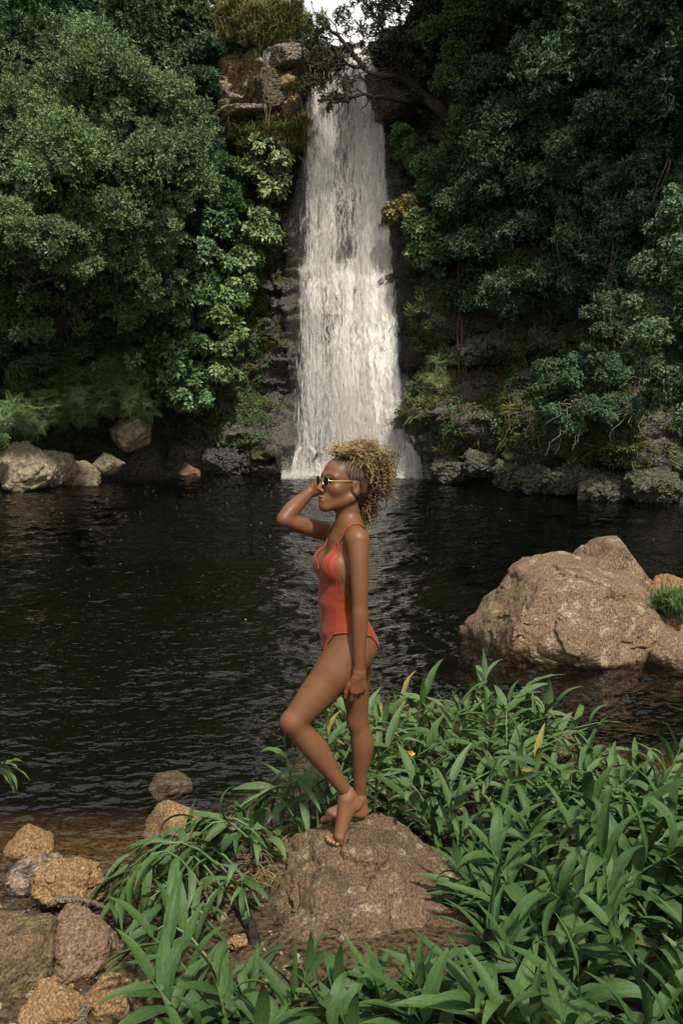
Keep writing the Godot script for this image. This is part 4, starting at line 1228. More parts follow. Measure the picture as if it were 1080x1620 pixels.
func build_cliff_plants() -> void:
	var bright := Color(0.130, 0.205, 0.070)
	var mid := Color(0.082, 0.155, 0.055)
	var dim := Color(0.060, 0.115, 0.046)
	var g := "leafy shrubs on the left cliff"
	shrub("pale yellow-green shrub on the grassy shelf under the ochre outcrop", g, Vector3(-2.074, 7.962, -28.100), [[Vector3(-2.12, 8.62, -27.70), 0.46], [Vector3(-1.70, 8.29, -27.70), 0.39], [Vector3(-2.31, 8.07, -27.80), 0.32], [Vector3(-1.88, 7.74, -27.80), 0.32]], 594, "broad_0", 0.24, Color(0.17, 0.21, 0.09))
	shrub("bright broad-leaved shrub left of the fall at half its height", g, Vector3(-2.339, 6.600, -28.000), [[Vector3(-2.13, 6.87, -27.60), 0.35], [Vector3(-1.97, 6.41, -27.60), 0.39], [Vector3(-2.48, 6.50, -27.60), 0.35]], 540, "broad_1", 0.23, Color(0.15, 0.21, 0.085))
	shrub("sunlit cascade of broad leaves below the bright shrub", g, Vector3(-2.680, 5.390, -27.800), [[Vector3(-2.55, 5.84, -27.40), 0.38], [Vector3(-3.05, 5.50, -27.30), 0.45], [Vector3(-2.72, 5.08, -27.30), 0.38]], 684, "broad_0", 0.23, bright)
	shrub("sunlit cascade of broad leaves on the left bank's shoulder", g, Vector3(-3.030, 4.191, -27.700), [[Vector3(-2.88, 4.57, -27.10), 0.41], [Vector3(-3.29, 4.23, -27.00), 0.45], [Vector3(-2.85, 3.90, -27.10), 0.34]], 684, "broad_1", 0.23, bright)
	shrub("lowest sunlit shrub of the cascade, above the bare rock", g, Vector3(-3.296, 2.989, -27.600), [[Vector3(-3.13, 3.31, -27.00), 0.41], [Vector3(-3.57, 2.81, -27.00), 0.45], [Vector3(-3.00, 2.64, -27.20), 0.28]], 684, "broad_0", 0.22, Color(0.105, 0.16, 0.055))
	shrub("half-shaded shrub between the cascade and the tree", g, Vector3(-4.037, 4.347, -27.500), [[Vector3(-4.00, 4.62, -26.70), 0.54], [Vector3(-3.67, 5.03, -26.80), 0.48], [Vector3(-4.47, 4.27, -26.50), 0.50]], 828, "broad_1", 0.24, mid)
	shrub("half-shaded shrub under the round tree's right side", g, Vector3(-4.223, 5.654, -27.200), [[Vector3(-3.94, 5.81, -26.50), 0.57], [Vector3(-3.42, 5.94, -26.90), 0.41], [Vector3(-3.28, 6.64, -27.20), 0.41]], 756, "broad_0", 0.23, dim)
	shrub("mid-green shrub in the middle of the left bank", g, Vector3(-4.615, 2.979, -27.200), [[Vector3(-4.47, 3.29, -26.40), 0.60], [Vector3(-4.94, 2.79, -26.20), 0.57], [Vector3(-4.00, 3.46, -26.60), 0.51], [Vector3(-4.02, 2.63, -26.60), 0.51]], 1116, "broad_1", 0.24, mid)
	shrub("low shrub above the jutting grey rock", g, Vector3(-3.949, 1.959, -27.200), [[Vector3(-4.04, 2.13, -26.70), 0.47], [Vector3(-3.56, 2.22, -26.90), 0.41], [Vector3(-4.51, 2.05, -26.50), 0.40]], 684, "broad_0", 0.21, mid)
	g = "layered bushes on the shaded left slope"
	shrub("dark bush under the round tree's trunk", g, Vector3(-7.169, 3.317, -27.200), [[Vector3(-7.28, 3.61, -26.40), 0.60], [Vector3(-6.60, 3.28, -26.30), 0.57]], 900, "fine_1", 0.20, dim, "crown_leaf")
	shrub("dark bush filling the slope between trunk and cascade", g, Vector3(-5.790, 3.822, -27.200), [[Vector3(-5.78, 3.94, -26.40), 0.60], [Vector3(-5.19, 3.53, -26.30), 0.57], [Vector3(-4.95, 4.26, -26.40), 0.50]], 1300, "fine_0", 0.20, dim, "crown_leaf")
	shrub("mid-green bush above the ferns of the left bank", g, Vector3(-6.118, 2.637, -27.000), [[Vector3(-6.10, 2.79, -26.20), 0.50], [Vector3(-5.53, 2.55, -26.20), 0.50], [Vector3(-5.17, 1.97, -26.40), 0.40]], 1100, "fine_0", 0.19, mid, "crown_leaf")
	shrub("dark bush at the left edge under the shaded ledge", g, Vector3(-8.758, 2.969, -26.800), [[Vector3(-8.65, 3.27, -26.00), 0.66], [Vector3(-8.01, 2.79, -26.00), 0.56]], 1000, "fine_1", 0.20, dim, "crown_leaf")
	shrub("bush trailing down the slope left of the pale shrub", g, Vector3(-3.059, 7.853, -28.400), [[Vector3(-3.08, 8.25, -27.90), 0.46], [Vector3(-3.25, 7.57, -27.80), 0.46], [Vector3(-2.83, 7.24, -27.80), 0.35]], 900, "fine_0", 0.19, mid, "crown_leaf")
	g = "fern clumps on the left bank"
	var fl := ["fern clump at the left end of the far bank", "fern clump over the grassy strip of the far bank", "fern clump in the middle of the far bank", "fern clump beside the jutting grey rock", "shaded fern clump behind the far bank", "upper fern clump below the dark ledge"]
	var fp := [[Vector3(-8.174, 1.657, -25.600), [Vector3(-7.98, 1.75, -25.00), 0.48]], [Vector3(-7.395, 1.729, -26.000), [Vector3(-7.25, 1.82, -25.50), 0.55]], [Vector3(-6.667, 1.969, -26.400), [Vector3(-6.51, 2.06, -25.80), 0.56]], [Vector3(-5.922, 1.964, -26.800), [Vector3(-5.74, 2.14, -26.00), 0.53]], [Vector3(-7.307, 2.637, -27.000), [Vector3(-7.20, 2.71, -26.60), 0.61]], [Vector3(-5.985, 2.894, -27.200), [Vector3(-5.85, 2.96, -26.60), 0.57]]]
	for i in 6:
		shrub(fl[i], g, fp[i][0], [fp[i][1], [fp[i][1][0] + Vector3(0.4, -0.1, 0.1), 0.35], [fp[i][1][0] + Vector3(-0.4, -0.15, 0.1), 0.35]], 95, "fern_0", 0.5, Color(0.115, 0.190, 0.068) if i < 4 else mid)
	shrub("bright round bush cut by the left edge on the far bank", "leafy shrubs on the left cliff", Vector3(-7.889, 0.935, -22.800), [[Vector3(-7.67, 1.10, -22.40), 0.28], [Vector3(-7.96, 1.17, -22.40), 0.37]], 494, "fine_0", 0.14, Color(0.11, 0.165, 0.055), "crown_leaf")
	g = "leafy shrubs right of the fall"
	shrub("yellowing leafy shrub right of the fall at mid height", g, Vector3(1.703, 7.119, -27.600), [[Vector3(1.50, 7.01, -27.00), 0.31], [Vector3(1.80, 7.18, -27.00), 0.24]], 342, "broad_0", 0.22, Color(0.21, 0.18, 0.06))
	shrub("bright green leafy shrub below the yellowing one", g, Vector3(2.188, 6.477, -27.200), [[Vector3(2.06, 6.46, -26.60), 0.41], [Vector3(2.37, 6.12, -26.40), 0.37], [Vector3(1.91, 6.09, -26.80), 0.27]], 684, "broad_1", 0.23, Color(0.14, 0.19, 0.075))
	shrub("drooping shrub at the bottom of the green clump right of the fall", g, Vector3(2.514, 5.711, -27.000), [[Vector3(2.45, 5.70, -26.30), 0.33], [Vector3(2.14, 5.81, -26.50), 0.27]], 396, "broad_0", 0.22, mid)
	shrub("dark leafy shrub close to the bright edge of the fall", g, Vector3(1.962, 8.397, -27.800), [[Vector3(1.75, 8.59, -27.20), 0.38], [Vector3(1.99, 8.06, -27.00), 0.41], [Vector3(1.59, 9.04, -27.40), 0.31], [Vector3(2.29, 7.50, -26.60), 0.37]], 798, "fine_0", 0.17, mid, "crown_leaf")
	shrub("hanging fern tuft on the wet rock right of the fall", g, Vector3(2.596, 2.875, -26.300), [[Vector3(2.56, 3.03, -25.90), 0.23], [Vector3(2.53, 2.62, -25.90), 0.23]], 60, "fern_1", 0.45, Color(0.13, 0.17, 0.06))
	shrub("lower hanging moss and fern tuft on the wet rock right of the fall", g, Vector3(2.667, 2.137, -26.100), [[Vector3(2.59, 2.22, -25.70), 0.21], [Vector3(2.68, 1.82, -25.70), 0.23]], 60, "tuft_0", 0.4, Color(0.12, 0.135, 0.05), "grass_blade")
	# ground cover: creepers, moss cushions, hanging grass; too many to count
	var where := []
	var tints := []
	var gw := []
	var gt := []
	for i in 40000:
		var t := rf(3.2, 16.2)
		var h := pow(rf(0, 1), 0.8) * 13.5 + 0.35
		var p := cliff_at(t, h)
		var m: float = 0.5 + 0.5 * N.mid.get_noise_3d(p.x * 0.8, p.y * 0.8, p.z * 0.8)
		var b: float = 0.5 + 0.5 * N.big.get_noise_3d(p.x * 2.0 + 50.0, p.y * 2.0, p.z * 2.0)
		var fall := smoothstep(2.6, 0.9, absf(t - 10.3))
		var cover := 0.30 + 0.55 * m + 0.45 * (b - 0.5) - fall * 0.55 + (0.06 if h < 3.5 and t > 12.0 else 0.0) + (0.12 if t < 8.4 else 0.0)
		if h < 0.8: cover -= 0.25
		if t < 9.25 and h > 9.25 and h < 11.5 and t > 7.35: cover -= 0.7
		if absf(t - 10.05) < 0.85: continue
		if cover < rf(0.35, 0.62): continue
		var n := cliff_normal(t, h)
		var s := rf(0.14, 0.34)
		var up := (n + Vector3(0, 0.5, 0) + rdir() * 0.35).normalized()
		if rf(0, 1) < (0.42 if fall > 0.2 or t > 12.0 else 0.2):
			var s2 := rf(0.16, 0.40)
			gw.append(Transform3D(basis_y((n + Vector3(0, 0.15, 0)).normalized(), rf(0, TAU)).scaled_local(Vector3(s2, s2, s2)), p - n * 0.03))
			var q := rf(0.6, 1.2)
			gt.append(Color(0.105, 0.115, 0.040).lerp(Color(0.16, 0.13, 0.065), rf(0, 1) * b) * q)
		else:
			where.append(Transform3D(basis_y(up, rf(0, TAU)).scaled_local(Vector3(s, s, s)), p + n * rf(0.0, 0.10)))
			var q := rf(0.6, 1.3)
			tints.append(Color(0.060, 0.110, 0.040).lerp(Color(0.10, 0.135, 0.050), rf(0, 1) * m) * q)
	var ivy := copies("creeper_cover", M.creeper_1, M.crown_leaf, where, tints)
	tag(ivy, "small-leaved creepers and moss covering the cliff faces", "creeper")
	var hg := copies("hanging_grass", M.tuft_1, M.grass_blade, gw, gt)
	tag(hg, "tufts of grass and dry fibres hanging from the cliff ledges", "grass")
	# grass on the outcrop and the grassy strip of the far bank
	gw = []
	gt = []
	for i in 1400:
		var p: Vector3 = [Vector3(-1.706, 11.749, -28.200), Vector3(-1.448, 12.106, -28.200), Vector3(-2.394, 12.060, -28.300), Vector3(-2.071, 9.069, -28.200), Vector3(-1.558, 9.260, -28.300), Vector3(-2.665, 12.407, -28.500)][i % 6] + Vector3(rng.randfn(0, 0.35), rng.randfn(0, 0.22), rf(-0.4, 0.25))
		var s := rf(0.25, 0.5)
		gw.append(Transform3D(basis_y(Vector3(rf(-0.4, 0.4), 1, rf(0.2, 1.1)), rf(0, TAU)).scaled_local(Vector3(s, s, s)), p))
		gt.append(Color(0.12, 0.145, 0.05).lerp(Color(0.22, 0.18, 0.08), rf(0, 0.8)) * rf(0.7, 1.15))
	for i in 2200:
		var t := rf(3.2, 6.2)
		var h := rf(0.6, 1.0)
		var p := cliff_at(t, h)
		var s := rf(0.08, 0.16)
		gw.append(Transform3D(basis_y(Vector3(rf(-0.3, 0.3), 1, rf(-0.3, 0.3)), rf(0, TAU)).scaled_local(Vector3(s, s, s)), p))
		gt.append(Color(0.11, 0.15, 0.055) * rf(0.7, 1.2))
	tag(copies("ledge_grass", M.tuft_0, M.grass_blade, gw, gt), "yellow-green grass on the cliff-top ledge and along the far left bank", "grass")
	# hanging vines
	var vl := ["long reddish vine hanging down the right cliff beside the dark tree", "thin pale vine hanging from the ochre outcrop", "thin vine hanging in the dark wood right of centre", "bare twisted vine in the dark wood near the right edge", "second bare vine in the dark wood near the right edge"]
	var vp := [[Vector3(2.874, 6.846, -25.600), Vector3(3.137, 1.199, -25.000)], [Vector3(-2.017, 11.164, -27.300), Vector3(-1.927, 9.309, -27.200)], [Vector3(4.841, 6.719, -22.600), Vector3(4.934, 4.259, -22.600)], [Vector3(5.735, 6.906, -21.000), Vector3(5.606, 4.155, -21.400)], [Vector3(6.505, 6.895, -20.400), Vector3(6.129, 4.889, -21.000)]]
	for i in 5:
		var mb := MB.new()
		var a: Vector3 = vp[i][0]
		var b: Vector3 = vp[i][1]
		for q in 3: mb.tube(bent(Vector3(rf(-0.05, 0.05), 0, 0), b - a + Vector3(rf(-0.08, 0.08), 0, 0), 24, 0.25), radii(24, 0.022, 0.010), 5, Color(0.20, 0.13, 0.08) if i == 0 else Color(0.17, 0.15, 0.10))
		var v := obj("vine", mb.done(), M.bark)
		v.position = a
		tag(v, vl[i], "vine")
	# bare twigs below the right bush
	for i in 7:
		var a: Vector3 = [Vector3(4.747, 2.042, -20.600), Vector3(4.944, 1.977, -20.600), Vector3(4.026, 1.894, -21.600), Vector3(4.601, 1.843, -20.800), Vector3(5.808, 2.049, -20.000), Vector3(4.193, 1.830, -21.400), Vector3(5.982, 2.547, -19.800)][i]
		var mb := MB.new()
		for q in 6:
			mb.tube(bent(Vector3.ZERO, Vector3(rf(-0.7, 0.4), rf(-0.9, 0.15), rf(0, 0.3)), 8, 0.35, 0.1), radii(8, 0.014, 0.004), 4, Color(0.26, 0.23, 0.17))
		var v := obj("dry_branch", mb.done(), M.bark)
		v.position = a
		tag(v, ["bare twigs hanging under the left half of the grey-green bush", "bare twigs hanging under the middle of the grey-green bush", "leftmost bare twigs, over the shaded ledge", "bare twigs low under the grey-green bush, nearest the water", "bare twigs between the grey-green bush and the leaning bush", "short bare twigs left of the grey-green bush", "bare twigs beneath the bush at the right edge"][i], "branch", "bare twigs under the right bushes")


# ------------------------------------------------------------------ near shore
func build_shore() -> void:
	var wood := Color(0.24, 0.19, 0.135)
	var dark := Color(0.045, 0.036, 0.028)
	var list := [
		["driftwood_root", "curved pale root arching over the hollow ochre stone", [Vector3(-1.292, 0.060, -4.138), Vector3(-1.232, 0.090, -4.126), Vector3(-1.130, 0.100, -4.107), Vector3(-1.057, 0.070, -4.119), Vector3(-1.002, 0.035, -4.119)], 0.014, 0.011, wood],
		["driftwood_root", "thick bleached root running down to the bottom edge", [Vector3(-0.904, 0.035, -3.207), Vector3(-0.940, 0.035, -3.383), Vector3(-0.951, 0.035, -3.497), Vector3(-0.913, 0.035, -3.640), Vector3(-0.889, 0.035, -3.816), Vector3(-0.824, 0.035, -3.877)], 0.022, 0.012, wood],
		["driftwood_root", "grey root looping beside the drooping leaves", [Vector3(-0.978, 0.035, -3.704), Vector3(-0.972, 0.035, -3.840), Vector3(-0.886, 0.035, -3.863), Vector3(-0.881, 0.035, -4.025), Vector3(-0.932, 0.035, -4.141)], 0.010, 0.006, wood],
		["driftwood_root", "black wet branch lying in the water by the hollow stone", [Vector3(-1.182, 0.035, -4.439), Vector3(-1.117, 0.035, -4.452), Vector3(-1.053, 0.035, -4.502), Vector3(-1.014, 0.035, -4.572), Vector3(-0.900, 0.035, -4.565), Vector3(-0.815, 0.035, -4.605)], 0.014, 0.010, dark],
		["driftwood_root", "thin orange twig at the water's edge under the hanging leaves", [Vector3(-0.936, 0.035, -4.439), Vector3(-0.850, 0.035, -4.379), Vector3(-0.759, 0.035, -4.355), Vector3(-0.709, 0.035, -4.415)], 0.006, 0.004, Color(0.35, 0.19, 0.09)],
		["driftwood_root", "knotted small root in the soil beneath the hanging leaves", [Vector3(-0.693, 0.035, -4.035), Vector3(-0.690, 0.035, -4.141), Vector3(-0.680, 0.035, -4.223), Vector3(-0.635, 0.035, -4.262)], 0.012, 0.007, wood],
		["reed_stalk", "dry orange stalk leaning from the straw beside the rock", [Vector3(-0.334, 0.084, -4.550), Vector3(-0.385, 0.115, -4.620), Vector3(-0.434, 0.119, -4.660)], 0.006, 0.004, Color(0.42, 0.22, 0.10)],
		["reed_stalk", "long pale stalk hanging down at the lower left", [Vector3(-0.755, 0.084, -3.500), Vector3(-0.786, 0.040, -3.450), Vector3(-0.800, -0.014, -3.400)], 0.006, 0.005, Color(0.26, 0.27, 0.13)],
		["tree_stump", "black rotten stump leaning against the left side of the rock", [Vector3(-0.370, -0.090, -3.840), Vector3(-0.362, -0.017, -3.880), Vector3(-0.368, 0.055, -3.900), Vector3(-0.393, 0.114, -3.920)], 0.030, 0.026, dark]]
	for a in list:
		var mb := MB.new()
		var o: Vector3 = a[2][0]
		var c := Curve3D.new()
		for p in a[2]: c.add_point(p - o)
		var pts := []
		var rs := []
		var n := 5 * (a[2] as Array).size()
		for i in n + 1:
			var f = float(i) / n * (a[2].size() - 1)
			var q := mini(int(f), a[2].size() - 2)
			var p0: Vector3 = a[2][maxi(q - 1, 0)]
			var p3: Vector3 = a[2][mini(q + 2, a[2].size() - 1)]
			pts.append((a[2][q] as Vector3).cubic_interpolate(a[2][q + 1], p0, p3, f - q) - o + rdir() * 0.003)
			rs.append(lerpf(a[3], a[4], float(i) / n) * rf(0.85, 1.15))
		mb.tube(pts, rs, 8, a[5], a[5] * 0.85, N.tiny, 0.35)
		var b := obj(a[0], mb.done(), M.bark)
		b.position = o
		tag(b, a[1], {"driftwood_root": "root", "reed_stalk": "stalk", "tree_stump": "stump"}[a[0]])
	# straw beside the rock, root fibres on the soil, gravel
	var blade := MB.new()
	leaf_into(blade, Transform3D(), 0.035, 0.7, 5, 1, 0.2, 0.2, Color.WHITE)
	var straw := blade.done()
	var where := []
	var tints := []
	for i in 300:
		var k: int = i % 5
		var c: Vector3 = [Vector3(-0.300, 0.140, -4.500), Vector3(-0.338, 0.111, -4.400), Vector3(-0.374, 0.085, -4.300), Vector3(-0.685, -0.025, -4.250), Vector3(-0.613, -0.018, -4.350)][k]
		var p := c + Vector3(rng.randfn(0, 0.06), rf(0.0, 0.05), rng.randfn(0, 0.06))
		p.y = maxf(p.y, ground_at(p.x, p.z) + 0.01) if k > 2 else p.y
		var d := Vector3(rf(-1, 1), rf(-0.25, 0.35), rf(-1, 1)).normalized()
		var l := rf(0.05, 0.17)
		var z := d.cross(Vector3.UP).normalized()
		where.append(Transform3D(Basis(d * l, z.cross(d) * l, z * l), p))
		tints.append(Color(0.34, 0.25, 0.11).lerp(Color(0.16, 0.14, 0.065), rf(0, 1)) * rf(0.5, 1.0))
	tag(copies("dry_straw", straw, M.dry_grass, where, tints), "dry yellow straw and root fibres between the rock and the water", "straw")
	where = []
	tints = []
	var pebble := stone(loose_planes(Vector3(1, 0.7, 0.9), 12, 909), 5, 12.0, 0.1, 909, [grey(1.0), grey(0.85), grey(1.0), grey(0.7)])
	for i in 1800:
		var p := Vector3(rf(-1.75, -0.15), 0, 0)
		p.z = rf(-4.6, -3.2)
		p.y = ground_at(p.x, p.z)
		if N.mid.get_noise_2d(p.x * 2.2 + 8.0, p.z * 2.2) < rf(-0.3, 0.5): continue
		var s := pow(rf(0.0, 1.0), 3.0) * 0.016 + 0.003
		where.append(Transform3D(basis_y(Vector3(rf(-0.3, 0.3), 1, rf(-0.3, 0.3)), rf(0, TAU)).scaled_local(Vector3(s, s * 0.7, s)), p + Vector3(0, s * 0.2, 0)))
		tints.append(Color(0.30, 0.21, 0.125).lerp(Color(0.15, 0.11, 0.075), rf(0, 1)))
	tag(copies("gravel", pebble, M.plain, where, tints), "fine brown gravel scattered over the wet shore", "gravel")
	# grass by the large boulder
	where = []
	tints = []
	for i in 60:
		var p := Vector3(2.919, 0.461, -8.550) + Vector3(rng.randfn(0, 0.09), rng.randfn(-0.03, 0.04), rng.randfn(0, 0.08))
		var s := rf(0.09, 0.2)
		where.append(Transform3D(basis_y(Vector3(rf(-0.6, 0.3), 1, rf(-0.2, 0.6)), rf(0, TAU)).scaled_local(Vector3(s, s, s)), p))
		tints.append(Color(0.085, 0.14, 0.055) * rf(0.7, 1.2))
	tag(copies("rock_grass", M.tuft_0, M.grass_blade, where, tints), "green grass growing between the rocks right of the large boulder", "grass")


# ------------------------------------------------------------------ ginger
func ginger(label: String, group: String, pts: Array, leaves: int, length: float, from: float, droop: float, tone: Array, spread := 1.0) -> void:
	var o: Vector3 = pts[0]
	var t := thing("ginger_plant", label, "plant", o, group)
	var n := pts.size() - 1
	var mb := MB.new()
	var st := []
	for p in pts: st.append(p - o)
	mb.tube(st, radii(n, 0.0075, 0.003), 6)
	obj("stem", mb.done(), M.ginger_stem, t)
	var az := rf(0, TAU)
	for i in leaves:
		var f := lerpf(from, 1.0, float(i) / maxi(leaves - 1, 1))
		var k := clampf(f * n, 0.0, n - 0.001)
		var p: Vector3 = (st[int(k)] as Vector3).lerp(st[int(k) + 1], k - int(k))
		var tan = ((st[int(k) + 1] as Vector3) - st[int(k)]).normalized()
		var side = tan.cross(Vector3(cos(az), 0.15, sin(az))).normalized()
		if i % 2: side = -side
		side = side.rotated(tan, rf(-0.5, 0.5))
		var open := lerpf(1.35, 0.80, f) * rf(0.8, 1.15) * spread
		if i == leaves - 1: open = rf(0.05, 0.3)
		var d = (tan * cos(open) + side * sin(open) + Vector3(0, -droop * rf(0.6, 1.3), 0)).normalized()
		var up = Vector3.UP if absf(d.y) < 0.93 else -side
		var y = (up - d * up.dot(d)).normalized().rotated(d, rf(-0.55, 0.55))
		var l := length * rf(0.75, 1.15) * (1.0 - 0.35 * absf(f - 0.6))
		var pick: int = tone[rng.randi() % tone.size()]
		var shape: int = rng.randi() % 10
		if i == leaves - 1: shape = [0, 6, 1][rng.randi() % 3]
		var o2 := obj("leaf", M["leaf_%d" % shape], M["ginger_leaf_%d" % pick] if pick < 6 else M.dry_leaf, t)
		o2.transform = Transform3D(Basis(d * l, y * l, d.cross(y) * l), p)


func stem_path(foot: Vector3, height: float, lean: Vector3, n := 7) -> Array:
	var pts := []
	for i in n + 1:
		var t := float(i) / n
		pts.append(foot + Vector3(0, height * (t - 0.28 * lean.length() * t * t), 0) + lean * height * (0.25 * t + 0.75 * t * t))
	return pts


func build_ginger() -> void:
	var g := "ginger plants behind the rock by the water"
	# behind the rock and along the water, sunlit
	for i in 92:
		var x := rf(-0.12, 2.1)
		var zs := table(SHORE, x)
		var z := zs + rf(0.02, 1.5)
		if x < 0.62 and z > -4.8: z = rf(-6.1, -4.8)
		var foot := Vector3(x, ground_at(x, z) - 0.02, z)
		var h := rf(0.34, 0.58) * lerpf(1.0, 0.55, smoothstep(0.9, 1.5, x))
		var lean := Vector3(rf(-0.1, 1.0), 0, rf(-0.4, 0.4))
		ginger("ginger plant with long green leaves " + ("directly behind her legs" if x < 0.25 else "behind the right shoulder of the rock" if x < 0.7 else "by the water, facing the large boulder" if x < 1.2 else "at the right along the water's edge"), g, stem_path(foot, h, lean), 14 + rng.randi() % 5, rf(0.20, 0.30), 0.10, rf(0.1, 0.5), [0, 0, 2, 2, 3, 3] if i % 9 else [2, 5, 0, 6], 1.0)
	for i in 14:
		var x := rf(0.40, 1.0)
		var z := rf(-4.95, -4.50) if x < 0.62 else rf(-4.95, -4.1)
		ginger("ginger plant with long leaves pressing against the back right of the rock", "ginger plants pressing against the rock", stem_path(Vector3(x, ground_at(x, z) - 0.02, z), rf(0.2, 0.34), Vector3(rf(-0.5, 0.5), 0, rf(-0.3, 0.5))), 9, rf(0.2, 0.32), 0.1, rf(0.0, 0.2), [0, 0, 1, 2, 3], 1.0)
	for i in 8:
		var x := rf(0.56, 0.80)
		var z := rf(-4.15, -3.45)
		ginger("small ginger plant overlapping the lower right edge of the rock", "ginger plants at the rock's right foot", stem_path(Vector3(x, ground_at(x, z) - 0.02, z), rf(0.13, 0.26), Vector3(rf(-0.6, 0.3), 0, rf(-0.2, 0.4))), 9, rf(0.2, 0.32), 0.1, rf(0.0, 0.2), [0, 0, 1, 1, 2], 1.0)
	# tall ones standing out
	var outs := [["upright ginger shoot standing alone against the dark water, just right of her legs", Vector3(0.425, 0.174, -5.600), 0.42, Vector3(0.1, 0, 0)], ["ginger plant with the highest leaf tips, left of the large boulder", Vector3(0.734, 0.078, -5.700), 0.55, Vector3(0.55, 0, -0.1)], ["ginger plant touching the back of her standing leg", Vector3(0.210, 0.288, -5.300), 0.46, Vector3(0.05, 0, 0)], ["ginger plant spreading silvery leaves to the right over the sunk rock", Vector3(0.772, 0.069, -5.300), 0.45, Vector3(0.8, 0, 0)], ["ginger plant between her two legs, low behind the rock", Vector3(-0.066, 0.217, -4.950), 0.28, Vector3(-0.1, 0, 0)], ["ginger plant with broad leaves at the right edge near the water", Vector3(1.627, 0.136, -4.900), 0.42, Vector3(0.3, 0, -0.2)]]
	for a in outs:
		var p: Vector3 = a[1]
		p.y = ground_at(p.x, p.z)
		ginger(a[0], "", stem_path(p, a[2], a[3]), 13, 0.27, 0.1, 0.1, [0, 2, 3], 0.9)
	# the bank on the right, nearer and darker
	g = "ginger plants on the right bank in front"
	var made := 0
	while made < 118:
		var z := rf(-4.75, -2.35)
		var x := rf(0.1, 0.56) * -z
		if x < 0.125 * -z + 0.07: continue
		if z < -3.95 and x < 0.66: continue
		if x > 2.3: continue
		var foot := Vector3(x, ground_at(x, z) - 0.02, z)
		var h := rf(0.32, 0.62)
		if z > -3.1: h = rf(0.28, 0.45)
		if z < -3.5: h *= lerpf(1.0, 0.66, smoothstep(0.9, 1.4, x))
		if x < 0.18 * -z + 0.22: h *= 0.55
		var lean := Vector3(rf(-0.45, 0.65), 0, rf(-0.5, 0.5))
		ginger("broad-leaved ginger plant " + ("in the bottom right corner" if z > -3.1 and x > 0.34 * -z else "at the bottom edge right of the rock" if z > -3.1 else "crowding the right flank of the rock" if x < 0.27 * -z else "near the right edge of the dense growth" if x > 0.42 * -z else "in the middle of the dense growth right of the rock"), g, stem_path(foot, h, lean), 14 + rng.randi() % 5, rf(0.24, 0.36), 0.12, rf(0.1, 0.5), [0, 1, 1, 0, 2, 0] if made % 11 else [0, 5, 1, 6], 1.0)
		made += 1
	# in front, below the rock
	var fronts := [["low ginger plant in front of the rock with one thin upright leaf", Vector3(-0.022, 0.143, -3.170), 0.21, Vector3(0.05, 0, 0)], ["ginger plant at the bottom centre with a broad leaf arching left over the rock", Vector3(0.010, 0.156, -3.020), 0.20, Vector3(-0.3, 0, 0.1)], ["ginger plant at the bottom edge left of centre", Vector3(-0.189, 0.120, -3.070), 0.21, Vector3(0.1, 0, 0)], ["ginger plant with big leaves fanning out beneath the black stump", Vector3(-0.396, 0.061, -3.220), 0.24, Vector3(-0.15, 0, 0)], ["ginger plant leaning left across the lower left corner of the rock", Vector3(-0.516, 0.040, -3.450), 0.34, Vector3(-0.5, 0, 0.05)], ["ginger plant in the bottom left, its lowest leaves over the soil", Vector3(-0.566, 0.052, -3.250), 0.26, Vector3(-0.35, 0, 0)], ["small pale ginger shoot at the bottom edge, right of centre", Vector3(0.212, 0.156, -3.100), 0.22, Vector3(0.1, 0, 0)], ["ginger plant below the rock's right corner", Vector3(0.341, 0.131, -3.120), 0.22, Vector3(-0.25, 0, 0)], ["ginger plant between the rock and the bottom edge, at its middle", Vector3(0.132, 0.061, -3.220), 0.17, Vector3(0.0, 0, 0.1)], ["ginger plant cut off by the bottom edge under the stump", Vector3(-0.276, 0.177, -2.870), 0.17, Vector3(0.1, 0, 0)]]
	for a in fronts:
		var p: Vector3 = a[1]
		p.y = ground_at(p.x, p.z) - 0.02
		ginger(a[0], "", stem_path(p, a[2], a[3]), 11, 0.28, 0.1, 0.05, [1, 1, 0, 0], 1.0)
	for i in 26:
		var x := rf(-0.55, 0.5)
		var z := rf(-3.5, -2.92)
		ginger("short ginger plant low at the bottom edge below the rock", "short ginger plants below the rock", stem_path(Vector3(x, ground_at(x, z) - 0.02, z), rf(0.08, 0.15), Vector3(rf(-0.5, 0.5), 0, rf(-0.2, 0.3))), 7, rf(0.2, 0.3), 0.1, 0.1, [1, 0, 0, 2, 4], 1.0)
	var p6 := Vector3(0.235, 0.181, -3.200)
	p6.y = ground_at(p6.x, p6.z)
	ginger("withered yellow ginger shoot at the bottom edge below the rock", "", stem_path(p6, 0.2, Vector3(0.1, 0, 0)), 4, 0.13, 0.5, 0.0, [6, 5], 0.4)
